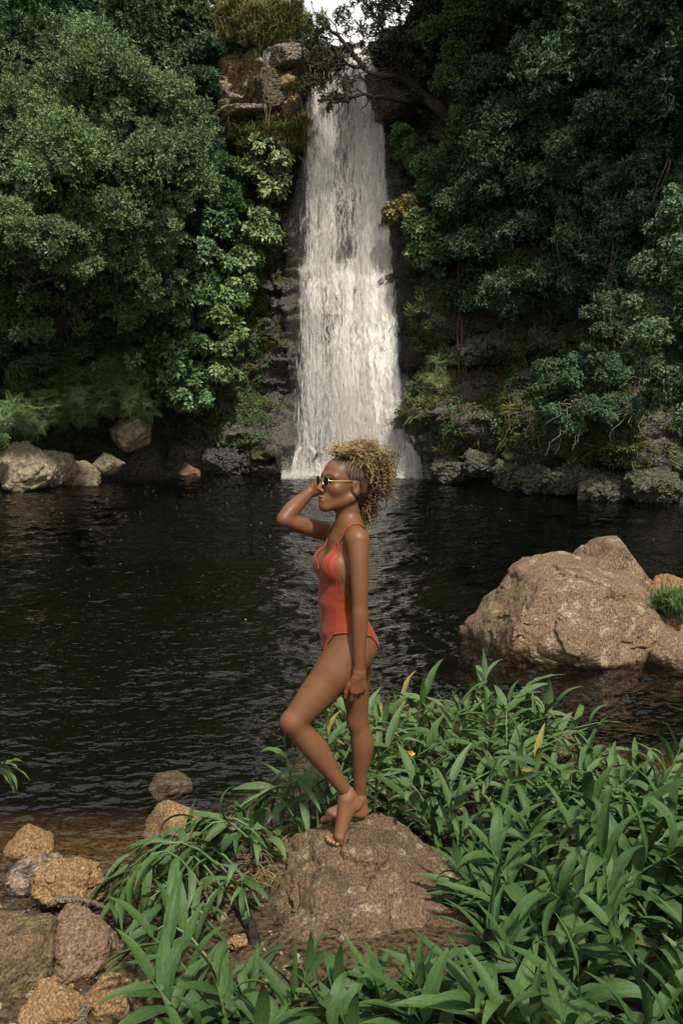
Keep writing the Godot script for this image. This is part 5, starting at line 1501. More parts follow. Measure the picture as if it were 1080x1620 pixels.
	# arching stems at the left of the rock
	var arcs := [["ginger stem arching left over the water, its leaves hanging like a fringe", [Vector3(-0.201, -0.045, -4.850), Vector3(-0.193, 0.225, -4.850), Vector3(-0.222, 0.359, -4.800), Vector3(-0.346, 0.347, -4.750), Vector3(-0.483, 0.283, -4.700), Vector3(-0.587, 0.198, -4.650), Vector3(-0.681, 0.092, -4.600)], 20, 0.30, 0.25, 0.95, [3, 2, 3]],
		["lower ginger stem bending left, tips over the wet soil", [Vector3(-0.447, 0.009, -4.300), Vector3(-0.559, 0.111, -4.400), Vector3(-0.682, 0.180, -4.450), Vector3(-0.755, 0.236, -4.450), Vector3(-0.792, 0.219, -4.400), Vector3(-0.808, 0.151, -4.350)], 15, 0.25, 0.25, 0.7, [3, 0, 2]],
		["ginger stem drooping towards the driftwood at the lower left", [Vector3(-0.566, 0.026, -4.000), Vector3(-0.652, 0.142, -4.050), Vector3(-0.746, 0.199, -4.050), Vector3(-0.805, 0.169, -4.000), Vector3(-0.823, 0.100, -3.920)], 14, 0.27, 0.2, 0.7, [0, 3, 1]],
		["ginger plant with upright leaves behind her bent shin", [Vector3(-0.231, 0.011, -4.950), Vector3(-0.243, 0.183, -4.950), Vector3(-0.268, 0.336, -4.950), Vector3(-0.287, 0.455, -4.950)], 10, 0.22, 0.2, 0.1, [0, 2]],
		["ginger stem with hanging leaves directly behind her bent ankle", [Vector3(-0.112, 0.046, -4.800), Vector3(-0.127, 0.247, -4.800), Vector3(-0.159, 0.396, -4.800), Vector3(-0.188, 0.448, -4.750)], 9, 0.22, 0.2, 0.6, [0, 1]],
		["wilted ginger leaves hanging from the soil left of the black stump", [Vector3(-0.468, 0.059, -4.150), Vector3(-0.431, 0.147, -4.150), Vector3(-0.418, 0.115, -4.100), Vector3(-0.395, 0.056, -4.050)], 7, 0.18, 0.3, 1.1, [1, 3, 6]],
		["pale ginger leaves entering over the water from the left edge", [Vector3(-1.865, 0.387, -4.700), Vector3(-1.750, 0.465, -4.650), Vector3(-1.639, 0.516, -4.600), Vector3(-1.587, 0.521, -4.580)], 8, 0.16, 0.55, 0.3, [3, 3, 2]],
		["ginger plant with leaves falling over the driftwood roots", [Vector3(-0.501, 0.037, -3.700), Vector3(-0.607, 0.142, -3.750), Vector3(-0.694, 0.195, -3.750), Vector3(-0.761, 0.170, -3.700)], 9, 0.29, 0.25, 0.35, [1, 0]]]
	for a in arcs:
		ginger(a[0], "", a[1], a[2], a[3], a[4], a[5], a[6], 0.9)
	# more stems of the drooping clump
	for i in 13:
		var foot: Vector3 = [Vector3(-0.220, 0.020, -4.716), Vector3(-0.294, 0.020, -4.396), Vector3(-0.397, 0.020, -4.223), Vector3(-0.470, 0.020, -4.114), Vector3(-0.540, 0.020, -4.011)][i % 5] + Vector3(rf(-0.06, 0.06), 0, rf(-0.1, 0.1))
		var reach := Vector3(rf(-0.55, -0.25), 0, rf(-0.1, 0.22))
		var high := rf(0.16, 0.34)
		var pts := []
		for q in 8:
			var f := q / 7.0
			pts.append(foot + reach * f + Vector3(0, high * sin(f * 2.5) * 1.05 + 0.03 * f, 0))
		ginger("ginger stem of the drooping clump left of the rock, leaves hanging towards the shore", "drooping clump left of the rock", pts, 12 + i % 4, rf(0.18, 0.27), 0.15, rf(0.5, 1.0), [0, 2, 3, 3, 1], 0.85)
	var fl := MB.new()
	for i in 7:
		var d := (rdir() + Vector3(0, 0.6, 0)).normalized()
		var b := basis_y(d, rf(0, TAU))
		leaf_into(fl, Transform3D(Basis(b.y * 0.035, b.x * 0.035, b.z * 0.035), Vector3.ZERO), 0.6, 0.8, 4, 1, 0.2, 0.1, Color(0.62, 0.40, 0.05))
	var f := obj("ginger_flower", fl.done(), M.plain)
	f.position = Vector3(0.359, 0.404, -5.050)
	tag(f, "small yellow ginger flower among the leaves right of her legs", "flower")
	var fs := obj("stem", _flower_stem(), M.ginger_stem, f)
	fs.position = Vector3.ZERO


func _flower_stem() -> ArrayMesh:
	var mb := MB.new()
	mb.tube([Vector3(0, 0, 0), Vector3(0.01, -0.15, 0), Vector3(0.03, -0.32, 0.02)], [0.004, 0.005, 0.006], 5)
	return mb.done()


# ------------------------------------------------------------------ the woman
const YAW := 0.349
var F := Vector3(-0.94, 0, 0.342)   # her front
var L := Vector3(0.342, 0, 0.94)    # her left


func torso(f: Field, grow: float) -> void:
	var g := Vector3(grow, grow, grow)
	f.bone(Vector3(0.020, 1.165, -4.40), Vector3(0.018, 1.23, -4.40), 0.098 + grow, 0.104 + grow, 0.01, L, 1.48)
	f.bone(Vector3(0.016, 1.235, -4.40), Vector3(-0.016, 1.37, -4.40), 0.098 + grow, 0.078 + grow, 0.012, L, 1.42)
	f.bone(Vector3(-0.016, 1.37, -4.40), Vector3(-0.004, 1.51, -4.40), 0.078 + grow, 0.092 + grow, 0.012, L, 1.42)
	f.bone(Vector3(-0.004, 1.51, -4.40), Vector3(0.026, 1.625, -4.40), 0.092 + grow, 0.078 + grow, 0.012, L, 1.45)
	for s in [-1.0, 1.0]:
		f.ellip(Vector3(0.002, 1.537, -4.40) + F * 0.064 + L * (0.062 * s), F, Vector3.UP, L, Vector3(0.045, 0.056, 0.052) + g, 0.035)
		f.ellip(Vector3(0.016, 1.168, -4.40) - F * 0.045 + L * (0.068 * s), F, Vector3.UP, L, Vector3(0.082, 0.088, 0.085) + g, 0.03)
	# hips towards the thighs
	f.bone(Vector3(0.036, 1.15, -4.325), Vector3(-0.02, 1.07, -4.30), 0.094 + grow, 0.090 + grow, 0.03)
	f.bone(Vector3(0.036, 1.14, -4.475), Vector3(0.048, 1.04, -4.48), 0.088 + grow, 0.083 + grow, 0.03)


func limbs(f: Field) -> void:
	# shoulders and neck
	f.bone(Vector3(0.026, 1.640, -4.40), Vector3(0.036, 1.70, -4.40), 0.072, 0.052, 0.04, L, 1.25)
	f.bone(Vector3(0.034, 1.69, -4.40), Vector3(0.022, 1.81, -4.395), 0.055, 0.050, 0.04)
	f.bone(Vector3(0.045, 1.70, -4.37), Vector3(0.068, 1.675, -4.27), 0.034, 0.040, 0.05)
	f.bone(Vector3(0.030, 1.70, -4.43), Vector3(-0.005, 1.668, -4.53), 0.034, 0.040, 0.05)
	# collar bones
	f.bone(Vector3(0.0, 1.672, -4.375), Vector3(0.045, 1.685, -4.27), 0.010, 0.012, 0.025)
	# her left arm, hanging
	f.chain([Vector3(0.070, 1.660, -4.258), Vector3(0.074, 1.58, -4.232), Vector3(0.077, 1.48, -4.215), Vector3(0.079, 1.39, -4.206), Vector3(0.079, 1.33, -4.201), Vector3(0.077, 1.19, -4.198), Vector3(0.077, 1.085, -4.197)], [0.050, 0.043, 0.038, 0.034, 0.036, 0.0285, 0.0225], 0.03)
	# her right arm, raised
	f.chain([Vector3(-0.004, 1.650, -4.525), Vector3(-0.06, 1.662, -4.530), Vector3(-0.150, 1.692, -4.465), Vector3(-0.256, 1.735, -4.402)], [0.050, 0.045, 0.040, 0.032], 0.03)
	f.chain([Vector3(-0.256, 1.735, -4.402), Vector3(-0.220, 1.778, -4.435), Vector3(-0.140, 1.850, -4.515)], [0.032, 0.037, 0.024], 0.012)
	# her left leg, bent
	f.chain([Vector3(0.026, 1.12, -4.32), Vector3(-0.10, 0.985, -4.27), Vector3(-0.205, 0.868, -4.222)], [0.094, 0.079, 0.054], 0.03)
	f.ellip(Vector3(-0.224, 0.862, -4.212), Vector3(0.7, 0.7, 0), Vector3(-0.7, 0.7, 0), Vector3(0, 0, 1), Vector3(0.045, 0.045, 0.045), 0.03)
	f.chain([Vector3(-0.208, 0.856, -4.22), Vector3(-0.126, 0.742, -4.235), Vector3(-0.045, 0.625, -4.25), Vector3(0.030, 0.512, -4.268)], [0.050, 0.0525, 0.038, 0.028], 0.02)
	f.chain([Vector3(-0.150, 0.790, -4.24), Vector3(-0.098, 0.735, -4.248), Vector3(-0.055, 0.665, -4.255)], [0.030, 0.036, 0.022], 0.03)
	# her right leg, straight
	f.chain([Vector3(0.044, 1.10, -4.48), Vector3(0.064, 0.92, -4.485), Vector3(0.080, 0.77, -4.49), Vector3(0.093, 0.655, -4.492), Vector3(0.089, 0.52, -4.496), Vector3(0.086, 0.395, -4.50)], [0.085, 0.064, 0.045, 0.048, 0.034, 0.028], 0.03)
	f.ellip(Vector3(0.064, 0.775, -4.487), F, Vector3.UP, L, Vector3(0.036, 0.046, 0.040), 0.03)
	f.chain([Vector3(0.105, 0.72, -4.495), Vector3(0.112, 0.655, -4.496), Vector3(0.102, 0.57, -4.497)], [0.028, 0.034, 0.022], 0.03)


func finger(f: Field, p: Vector3, d: Vector3, bend: Vector3, lens: Array, curl: Array, r: float) -> void:
	for i in 3:
		var dir := (d * cos(curl[i]) + bend * sin(curl[i])).normalized()
		var q: Vector3 = p + dir * lens[i]
		f.bone(p, q, r * (1.0 - 0.08 * i), r * (1.0 - 0.08 * (i + 1)), 0.003)
		p = q


func hand(f: Field, wrist: Vector3, d: Vector3, wide: Vector3, bend: Vector3, curls: Array, thumb_out: float) -> void:
	var s := 0.97
	for i in 4:
		var k = wrist + d * ([0.084, 0.088, 0.083, 0.074][i] * s) + wide * ([0.029, 0.010, -0.009, -0.026][i] * s)
		f.bone(wrist + wide * ([0.012, 0.004, -0.004, -0.012][i]) , k, 0.0165, 0.0118, 0.012)
		var c: Array = curls[i]
		finger(f, k, d, bend, [0.042 * [1.0, 1.08, 1.0, 0.8][i], 0.027 * [1.0, 1.08, 1.0, 0.8][i], 0.021], c, [0.0092, 0.0094, 0.0088, 0.0078][i])
	var b := wrist + d * 0.022 + wide * 0.018
	var m := b + d * 0.034 + wide * (0.024 * thumb_out) + bend * 0.012
	f.bone(b, m, 0.0165, 0.0125, 0.012)
	var q := m + d * 0.030 + wide * 0.010 * thumb_out + bend * 0.006
	f.bone(m, q, 0.0112, 0.0098, 0.004)
	f.bone(q, q + d * 0.024 + bend * 0.004, 0.0098, 0.008, 0.003)


func tint_skin(mb: MB, from: int, base: Color) -> void:
	for i in range(from, mb.v.size()):
		var p := mb.v[i]
		var k: float = 1.0 + 0.05 * N.mid.get_noise_3dv(p * 2.0) + 0.05 * N.tiny.get_noise_3dv(p * 9.0)
		var red := 0.0
		for j in [Vector3(-0.245, 0.87, -4.2), Vector3(0.05, 0.77, -4.46), Vector3(-0.285, 1.735, -4.40), Vector3(0.10, 1.39, -4.20), Vector3(0.07, 1.01, -4.19)]: red = maxf(red, 1.0 - p.distance_to(j) / 0.06)
		mb.c[i] = Color(base.r * k * (1.0 + 0.06 * red), base.g * k * (1.0 - 0.10 * red), base.b * k * (1.0 - 0.08 * red))


func build_person() -> void:
	var base := Vector3(0.03, 0.295, -4.40)
	var skin := Color(0.145, 0.064, 0.031)
	var who := thing("person", "woman in an orange swimsuit standing on the rock with one knee bent", "person", base)
	var mb := MB.new()
	var body := Field.new(Vector3(-0.34, 0.36, -4.66), Vector3(0.22, 1.84, -4.12), 0.0075)
	torso(body, 0.0)
	limbs(body)
	body.net(mb)
	# hands
	var hf := Field.new(Vector3(-0.02, 0.90, -4.30), Vector3(0.16, 1.13, -4.12), 0.0032)
	hf.bone(Vector3(0.077, 1.14, -4.198), Vector3(0.077, 1.08, -4.196), 0.025, 0.0205, 0.01, F, 1.2)
	hand(hf, Vector3(0.077, 1.092, -4.196), Vector3(-0.03, -1, 0).normalized(), F, -L, [[0.35, 1.1, 1.7], [0.45, 1.2, 1.8], [0.5, 1.25, 1.85], [0.55, 1.3, 1.9]], 1.0)
	hf.net(mb)
	var d := Vector3(0.93, 0.36, -0.10).normalized()
	var wide := Vector3(-0.75, 0.62, 0.2).normalized()
	wide = (wide - d * wide.dot(d)).normalized()
	var nb := d.cross(wide).normalized()
	if nb.z < 0: nb = -nb
	var rf2 := Field.new(Vector3(-0.22, 1.80, -4.60), Vector3(0.04, 2.06, -4.42), 0.0032)
	rf2.bone(Vector3(-0.165, 1.829, -4.494), Vector3(-0.133, 1.855, -4.520), 0.0255, 0.021, 0.01)
	hand(rf2, Vector3(-0.138, 1.851, -4.516), d, wide, nb, [[0.0, 0.25, 0.5], [0.05, 0.3, 0.5], [0.05, 0.35, 0.6], [0.1, 0.4, 0.6]], 0.9)
	rf2.net(mb)
	# feet: [ankle, heel, ball, forward, inner side]
	tint_skin(mb, 0, skin)
	var feet := [
		[Vector3(0.086, 0.420, -4.50), Vector3(0.098, 0.330, -4.508), Vector3(-0.048, 0.323, -4.485), Vector3(-0.98, -0.03, 0.12), Vector3(0.15, 0, 0.98), 0.0],
		[Vector3(0.026, 0.525, -4.267), Vector3(0.064, 0.462, -4.283), Vector3(-0.010, 0.336, -4.245), Vector3(-0.96, -0.10, 0.16), Vector3(-0.15, 0, -0.98), 1.0]]
	for a in feet:
		var an: Vector3 = a[0]
		var he: Vector3 = a[1]
		var ba: Vector3 = a[2]
		var fw: Vector3 = (a[3] as Vector3).normalized()
		var inn: Vector3 = a[4]
		var lo := he.min(ba).min(an) - Vector3(0.13, 0.05, 0.08)
		var hi := he.max(ba).max(an) + Vector3(0.06, 0.03, 0.08)
		var ff := Field.new(lo, hi, 0.0036)
		ff.bone(an, an.lerp(he, 0.55) + fw * 0.012, 0.030, 0.030, 0.02)
		ff.bone(an.lerp(he, 0.4), he, 0.026, 0.031, 0.02)
		for s in [-1.0, 1.0]: ff.ellip(an.lerp(he, 0.25) + inn * (0.026 * s), fw, Vector3.UP, inn, Vector3(0.014, 0.016, 0.010), 0.012)
		var top := an.lerp(he, 0.45) + fw * 0.030
		ff.bone(top, ba + Vector3(0, 0.004, 0), 0.031, 0.020, 0.025, inn, 1.45)
		ff.bone(he + fw * 0.02, ba, 0.026, 0.018, 0.03, inn, 1.35)
		var nails := []
		for k in 5:
			var at = ba + inn * (0.033 - 0.0165 * k) + fw * ([0.012, 0.016, 0.012, 0.004, -0.006][k])
			var r: float = [0.0125, 0.0095, 0.0090, 0.0086, 0.0082][k]
			at.y = 0.298 + r + 0.004
			var le: float = [0.034, 0.030, 0.027, 0.023, 0.019][k]
			ff.bone(ba + inn * (0.026 - 0.014 * k), at, 0.016, r, 0.012)
			var tipp = at + fw * le + Vector3(0, -0.004, 0)
			ff.bone(at, at.lerp(tipp, 0.5) + Vector3(0, 0.004, 0), r, r * 0.9, 0.004)
			ff.bone(at.lerp(tipp, 0.5) + Vector3(0, 0.004, 0), tipp, r * 0.92, r * 0.98, 0.003)
			nails.append(tipp + Vector3(0, r * 0.8, 0) + fw * r * 0.3)
		var first := mb.v.size()
		ff.net(mb)
		tint_skin(mb, first, Color(0.19, 0.088, 0.045))
		for i in range(first, mb.v.size()):
			for q in nails:
				if mb.v[i].distance_to(q) < 0.0065: mb.c[i] = Color(0.36, 0.24, 0.18)
	# head
	var o := Vector3(0.012, 1.892, -4.40)
	var hs := 1.10
	var hf3 := Vector3(-0.866, 0, 0.5)
	var hl := Vector3(0.5, 0, 0.866)
	hf3 = (hf3 * cos(0.17) + Vector3.UP * sin(0.17)).normalized()
	var hu := hf3.cross(hl).normalized()
	if hu.y < 0: hu = -hu
	var H := Transform3D(Basis(hf3 * hs, hu * hs, hl * hs), o)   # x front, y up, z left
	var head := Field.new(Vector3(-0.16, 1.745, -4.53), Vector3(0.16, 2.03, -4.26), 0.0034)
	head_shape(head, H, hf3, hu, hl, hs)
	var first := mb.v.size()
	head.net(mb)
	tint_skin(mb, first, skin)
	var inv := H.affine_inverse()
	for i in range(first, mb.v.size()):
		var q := inv * mb.v[i]
		if q.x > 0.085 and absf(q.z) < 0.030:
			var m := clampf(1.0 - maxf(absf(q.y + 0.068) / 0.0125, absf(q.z) / 0.026), 0, 1)
			mb.c[i] = mb.c[i].lerp(Color(0.26, 0.085, 0.06), clampf(m * 3.0, 0, 0.85))
		var bz := absf(q.z) - 0.034
		if q.x > 0.05 and absf(bz) < 0.022 and absf(q.y - (0.030 - bz * bz * 14.0 - maxf(bz, 0) * 0.2)) < 0.0042: mb.c[i] = Color(0.05, 0.028, 0.018)
		if hair_line(q) < 0.006 and q.y > 0.015: mb.c[i] = mb.c[i].lerp(Color(0.07, 0.04, 0.025), clampf(0.9 - hair_line(q) * 120.0, 0, 0.9))
	for i in mb.v.size(): mb.v[i] -= base
	obj("body", mb.done(), M.skin, who)
	for s in [-1.0, 1.0]:
		var eb := MB.new()
		var ball := stone(loose_planes(Vector3.ONE, 30, 5), 10, 30.0, 0.0, 5, [Color(0.7, 0.66, 0.6), Color(0.7, 0.66, 0.6), Color(0.7, 0.66, 0.6), Color(0.7, 0.66, 0.6)])
		var eye := obj("eye", ball, M.plain, who)
		eye.transform = Transform3D(Basis().scaled(Vector3.ONE * 0.0115), H * Vector3(0.071, 0.003, 0.030 * s) - base)
		var iris := SphereMesh.new()
		iris.radius = 0.55
		iris.height = 0.5
		var im := StandardMaterial3D.new()
		im.albedo_color = Color(0.1, 0.06, 0.04)
		im.roughness = 0.1
		var io := obj("iris", iris, im, eye)
		io.position = hf3 * 0.85
	build_suit(body, who, base)
	build_hair(H, hf3, hu, hl, who, base)
	build_glasses(H, hf3, hu, hl)


func head_shape(f: Field, H: Transform3D, fx: Vector3, uy: Vector3, lz: Vector3, s: float) -> void:
	f.bone(Vector3(0.034, 1.72, -4.40), Vector3(0.022, 1.82, -4.395), 0.054, 0.050, 0.03)
	f.ellip(H * Vector3(-0.016, 0.032, 0), fx, uy, lz, Vector3(0.100, 0.086, 0.074) * s, 0.02)
	f.ellip(H * Vector3(0.040, 0.040, 0), fx, uy, lz, Vector3(0.050, 0.052, 0.058) * s, 0.03)
	f.ellip(H * Vector3(0.036, -0.030, 0), fx, uy, lz, Vector3(0.056, 0.080, 0.060) * s, 0.03)
	for z in [-1.0, 1.0]:
		f.bone(H * Vector3(-0.008, -0.050, 0.055 * z), H * Vector3(0.072, -0.098, 0.014 * z), 0.018 * s, 0.017 * s, 0.025)
		f.ellip(H * Vector3(0.058, -0.022, 0.040 * z), fx, uy, lz, Vector3(0.026, 0.022, 0.024) * s, 0.025)
		f.ellip(H * Vector3(0.092, 0.004, 0.031 * z), fx, uy, lz, Vector3(0.012, 0.011, 0.017) * s, 0.018, true)
		f.bone(H * Vector3(0.088, 0.024, 0.006 * z), H * Vector3(0.074, 0.024, 0.048 * z), 0.010 * s, 0.009 * s, 0.018)
		f.ellip(H * Vector3(-0.012, -0.008, 0.075 * z), (fx - uy * 0.25).normalized(), (uy + fx * 0.25).normalized(), lz, Vector3(0.018, 0.032, 0.011) * s, 0.008)
		f.ellip(H * Vector3(-0.007, -0.003, 0.087 * z), fx, uy, lz, Vector3(0.009, 0.018, 0.007) * s, 0.006, true)
		f.ellip(H * Vector3(0.100, -0.037, 0.011 * z), fx, uy, lz, Vector3(0.010, 0.008, 0.008) * s, 0.006)
	f.ellip(H * Vector3(0.078, -0.098, 0), fx, uy, lz, Vector3(0.017, 0.015, 0.020) * s, 0.02)
	f.bone(H * Vector3(0.093, 0.014, 0), H * Vector3(0.114, -0.030, 0), 0.0065 * s, 0.0095 * s, 0.012)
	f.ellip(H * Vector3(0.080, -0.066, 0), fx, uy, lz, Vector3(0.018, 0.024, 0.028) * s, 0.02)
	f.bone(H * Vector3(0.094, -0.062, -0.016), H * Vector3(0.099, -0.061, 0), 0.0055 * s, 0.0075 * s, 0.005)
	f.bone(H * Vector3(0.094, -0.062, 0.016), H * Vector3(0.099, -0.061, 0), 0.0055 * s, 0.0075 * s, 0.005)
	f.bone(H * Vector3(0.091, -0.074, -0.013), H * Vector3(0.091, -0.074, 0.013), 0.0085 * s, 0.0085 * s, 0.005)
	f.bone(H * Vector3(0.104, -0.0675, -0.018), H * Vector3(0.104, -0.0675, 0.018), 0.0035 * s, 0.0035 * s, 0.004, Vector3.ZERO, 1.0, true)


# Below 0 where hair grows: outside a sphere laid over the face.
func hair_line(q: Vector3) -> float:
	return 0.122 - q.distance_to(Vector3(0.104, -0.030, 0)) + 0.006 * sin(q.z * 90.0)


func build_suit(body: Field, who: Node3D, base: Vector3) -> void:
	var suit := Field.new(Vector3(-0.20, 1.02, -4.64), Vector3(0.20, 1.70, -4.16), 0.007)
	torso(suit, 0.0045)
	suit.bone(Vector3(0.026, 1.640, -4.40), Vector3(0.036, 1.70, -4.40), 0.0765, 0.0565, 0.04, L, 1.25)
	var raw := MB.new()
	suit.net(raw)
	var top := [[0.0, 1.515], [0.2, 1.55], [0.56, 1.645], [0.68, 1.645], [0.82, 1.575], [1.0, 1.49], [1.25, 1.42], [1.6, 1.385], [2.2, 1.33], [2.6, 1.295], [3.15, 1.29]]
	var low := [[0.0, 1.075], [0.18, 1.13], [0.40, 1.205], [0.75, 1.245], [1.1, 1.255], [1.7, 1.255], [2.1, 1.235], [2.6, 1.165], [3.15, 1.07]]
	var s := PackedFloat32Array()
	s.resize(raw.v.size())
	for i in raw.v.size():
		var p := raw.v[i]
		var ax := 0.02 if p.y < 1.2 else lerpf(0.02, -0.012, clampf((p.y - 1.2) / 0.17, 0, 1))
		if p.y > 1.42: ax = lerpf(-0.012, 0.026, clampf((p.y - 1.42) / 0.2, 0, 1))
		var q := p - Vector3(ax, 0, -4.40)
		var phi := absf(atan2(absf(q.dot(L)) / 1.35, q.dot(F)))
		s[i] = minf(table(top, phi) - p.y, p.y - table(low, phi))
	var mb := MB.new()
	var made := {}
	for k in range(0, raw.ix.size(), 3):
		var poly := []
		for j in 3:
			var a := raw.ix[k + j]
			var b := raw.ix[k + (j + 1) % 3]
			if s[a] >= 0.0: poly.append(suit_vert(mb, made, raw, a, a, 0.0))
			if (s[a] >= 0.0) != (s[b] >= 0.0): poly.append(suit_vert(mb, made, raw, mini(a, b), maxi(a, b), s[mini(a, b)] / (s[mini(a, b)] - s[maxi(a, b)])))
		for j in range(1, poly.size() - 1): mb.tri(poly[0], poly[j], poly[j + 1])
	var cloth := Color(0.22, 0.033, 0.011)
	for i in mb.v.size():
		# gathers fanning from the straps over the bust
		var p := mb.v[i]
		var gather := smoothstep(1.46, 1.60, p.y) * sin((p - Vector3(0.02, 1.66, -4.38)).dot(L) * 300.0 + (p.y - 1.6) * 60.0)
		var folds := smoothstep(1.20, 1.28, p.y) * (1.0 - smoothstep(1.40, 1.50, p.y)) * sin(p.y * 150.0 + (p.x - p.z) * 60.0 + 5.0 * N.mid.get_noise_3dv(p * 5.0)) * clampf(N.mid.get_noise_3dv(p * 4.0) * 2.5, 0.0, 1.0)
		mb.v[i] = p + mb.n[i] * (gather * 0.0022 + folds * 0.0016) - base
		var w: float = 1.0 + 0.12 * N.fine.get_noise_3dv(p * 5.0)
		mb.c[i] = cloth * w
	mb.n.clear()
	mb.smooth()
	var o := obj("swimsuit", mb.done(), M.swim_fabric, who)
	# hems along the cut, and straps
	var rim := MB.new()
	for key in made:
		pass
	var seg := {}
	for k in range(0, mb.ix.size(), 3):
		for j in 3:
			var a := mb.ix[k + j]
			var b := mb.ix[k + (j + 1) % 3]
			var e := Vector2i(mini(a, b), maxi(a, b))
			seg[e] = seg.get(e, 0) + 1
	var next := {}
	for e in seg:
		if seg[e] == 1:
			for w in [[e.x, e.y], [e.y, e.x]]:
				if not next.has(w[0]): next[w[0]] = []
				next[w[0]].append(w[1])
	var used := {}
	for start in next:
		if used.has(start): continue
		var pts := [mb.v[start]]
		var nr = start
		used[start] = true
		var go := true
		while go:
			go = false
			for w in next[nr]:
				if not used.has(w):
					used[w] = true
					if mb.v[w].distance_to(pts[-1]) > 0.004: pts.append(mb.v[w])
					nr = w
					go = true
					break
		if pts.size() < 12: continue
		pts.append(pts[0])
		for q in 2:
			var sm := pts.duplicate()
			for i in pts.size():
				sm[i] = (pts[posmod(i - 1, pts.size() - 1)] + pts[i] + pts[(i + 1) % (pts.size() - 1)]) / 3.0
			pts = sm
		rim.tube(pts, radii(pts.size() - 1, 0.0028, 0.0028), 6, cloth * 1.12)
	obj("hem", rim.done(), M.swim_fabric, o)
	var straps := [
		[Vector3(-0.011, 1.644, -4.310), Vector3(0.030, 1.681, -4.300), Vector3(0.061, 1.702, -4.310), Vector3(0.092, 1.702, -4.330), Vector3(0.120, 1.675, -4.360), Vector3(0.125, 1.60, -4.37), Vector3(0.12, 1.52, -4.38), Vector3(0.105, 1.42, -4.39), Vector3(0.11, 1.28, -4.39)],
		[Vector3(-0.055, 1.640, -4.44), Vector3(-0.051, 1.658, -4.460), Vector3(-0.026, 1.690, -4.480), Vector3(0.014, 1.698, -4.490), Vector3(0.072, 1.677, -4.490), Vector3(0.10, 1.60, -4.47), Vector3(0.085, 1.50, -4.46), Vector3(0.07, 1.40, -4.46), Vector3(0.09, 1.28, -4.45)]]
	for a in straps:
		var pts := []
		for i in a.size() - 1:
			for q in 6:
				var p: Vector3 = (a[i] as Vector3).cubic_interpolate(a[i + 1], a[maxi(i - 1, 0)], a[mini(i + 2, a.size() - 1)], q / 6.0)
				pts.append(body.onto(p, 0.003) - base)
		var st := MB.new()
		st.tube(pts, radii(pts.size() - 1, 0.0036, 0.0036), 7, cloth * 1.1)
		obj("strap", st.done(), M.swim_fabric, o)


func suit_vert(mb: MB, made: Dictionary, raw: MB, a: int, b: int, t: float) -> int:
	var key := Vector2i(a, b)
	if not made.has(key):
		made[key] = mb.vert(raw.v[a].lerp(raw.v[b], t))
		mb.n.append(raw.n[a].lerp(raw.n[b], t).normalized())
	return made[key]


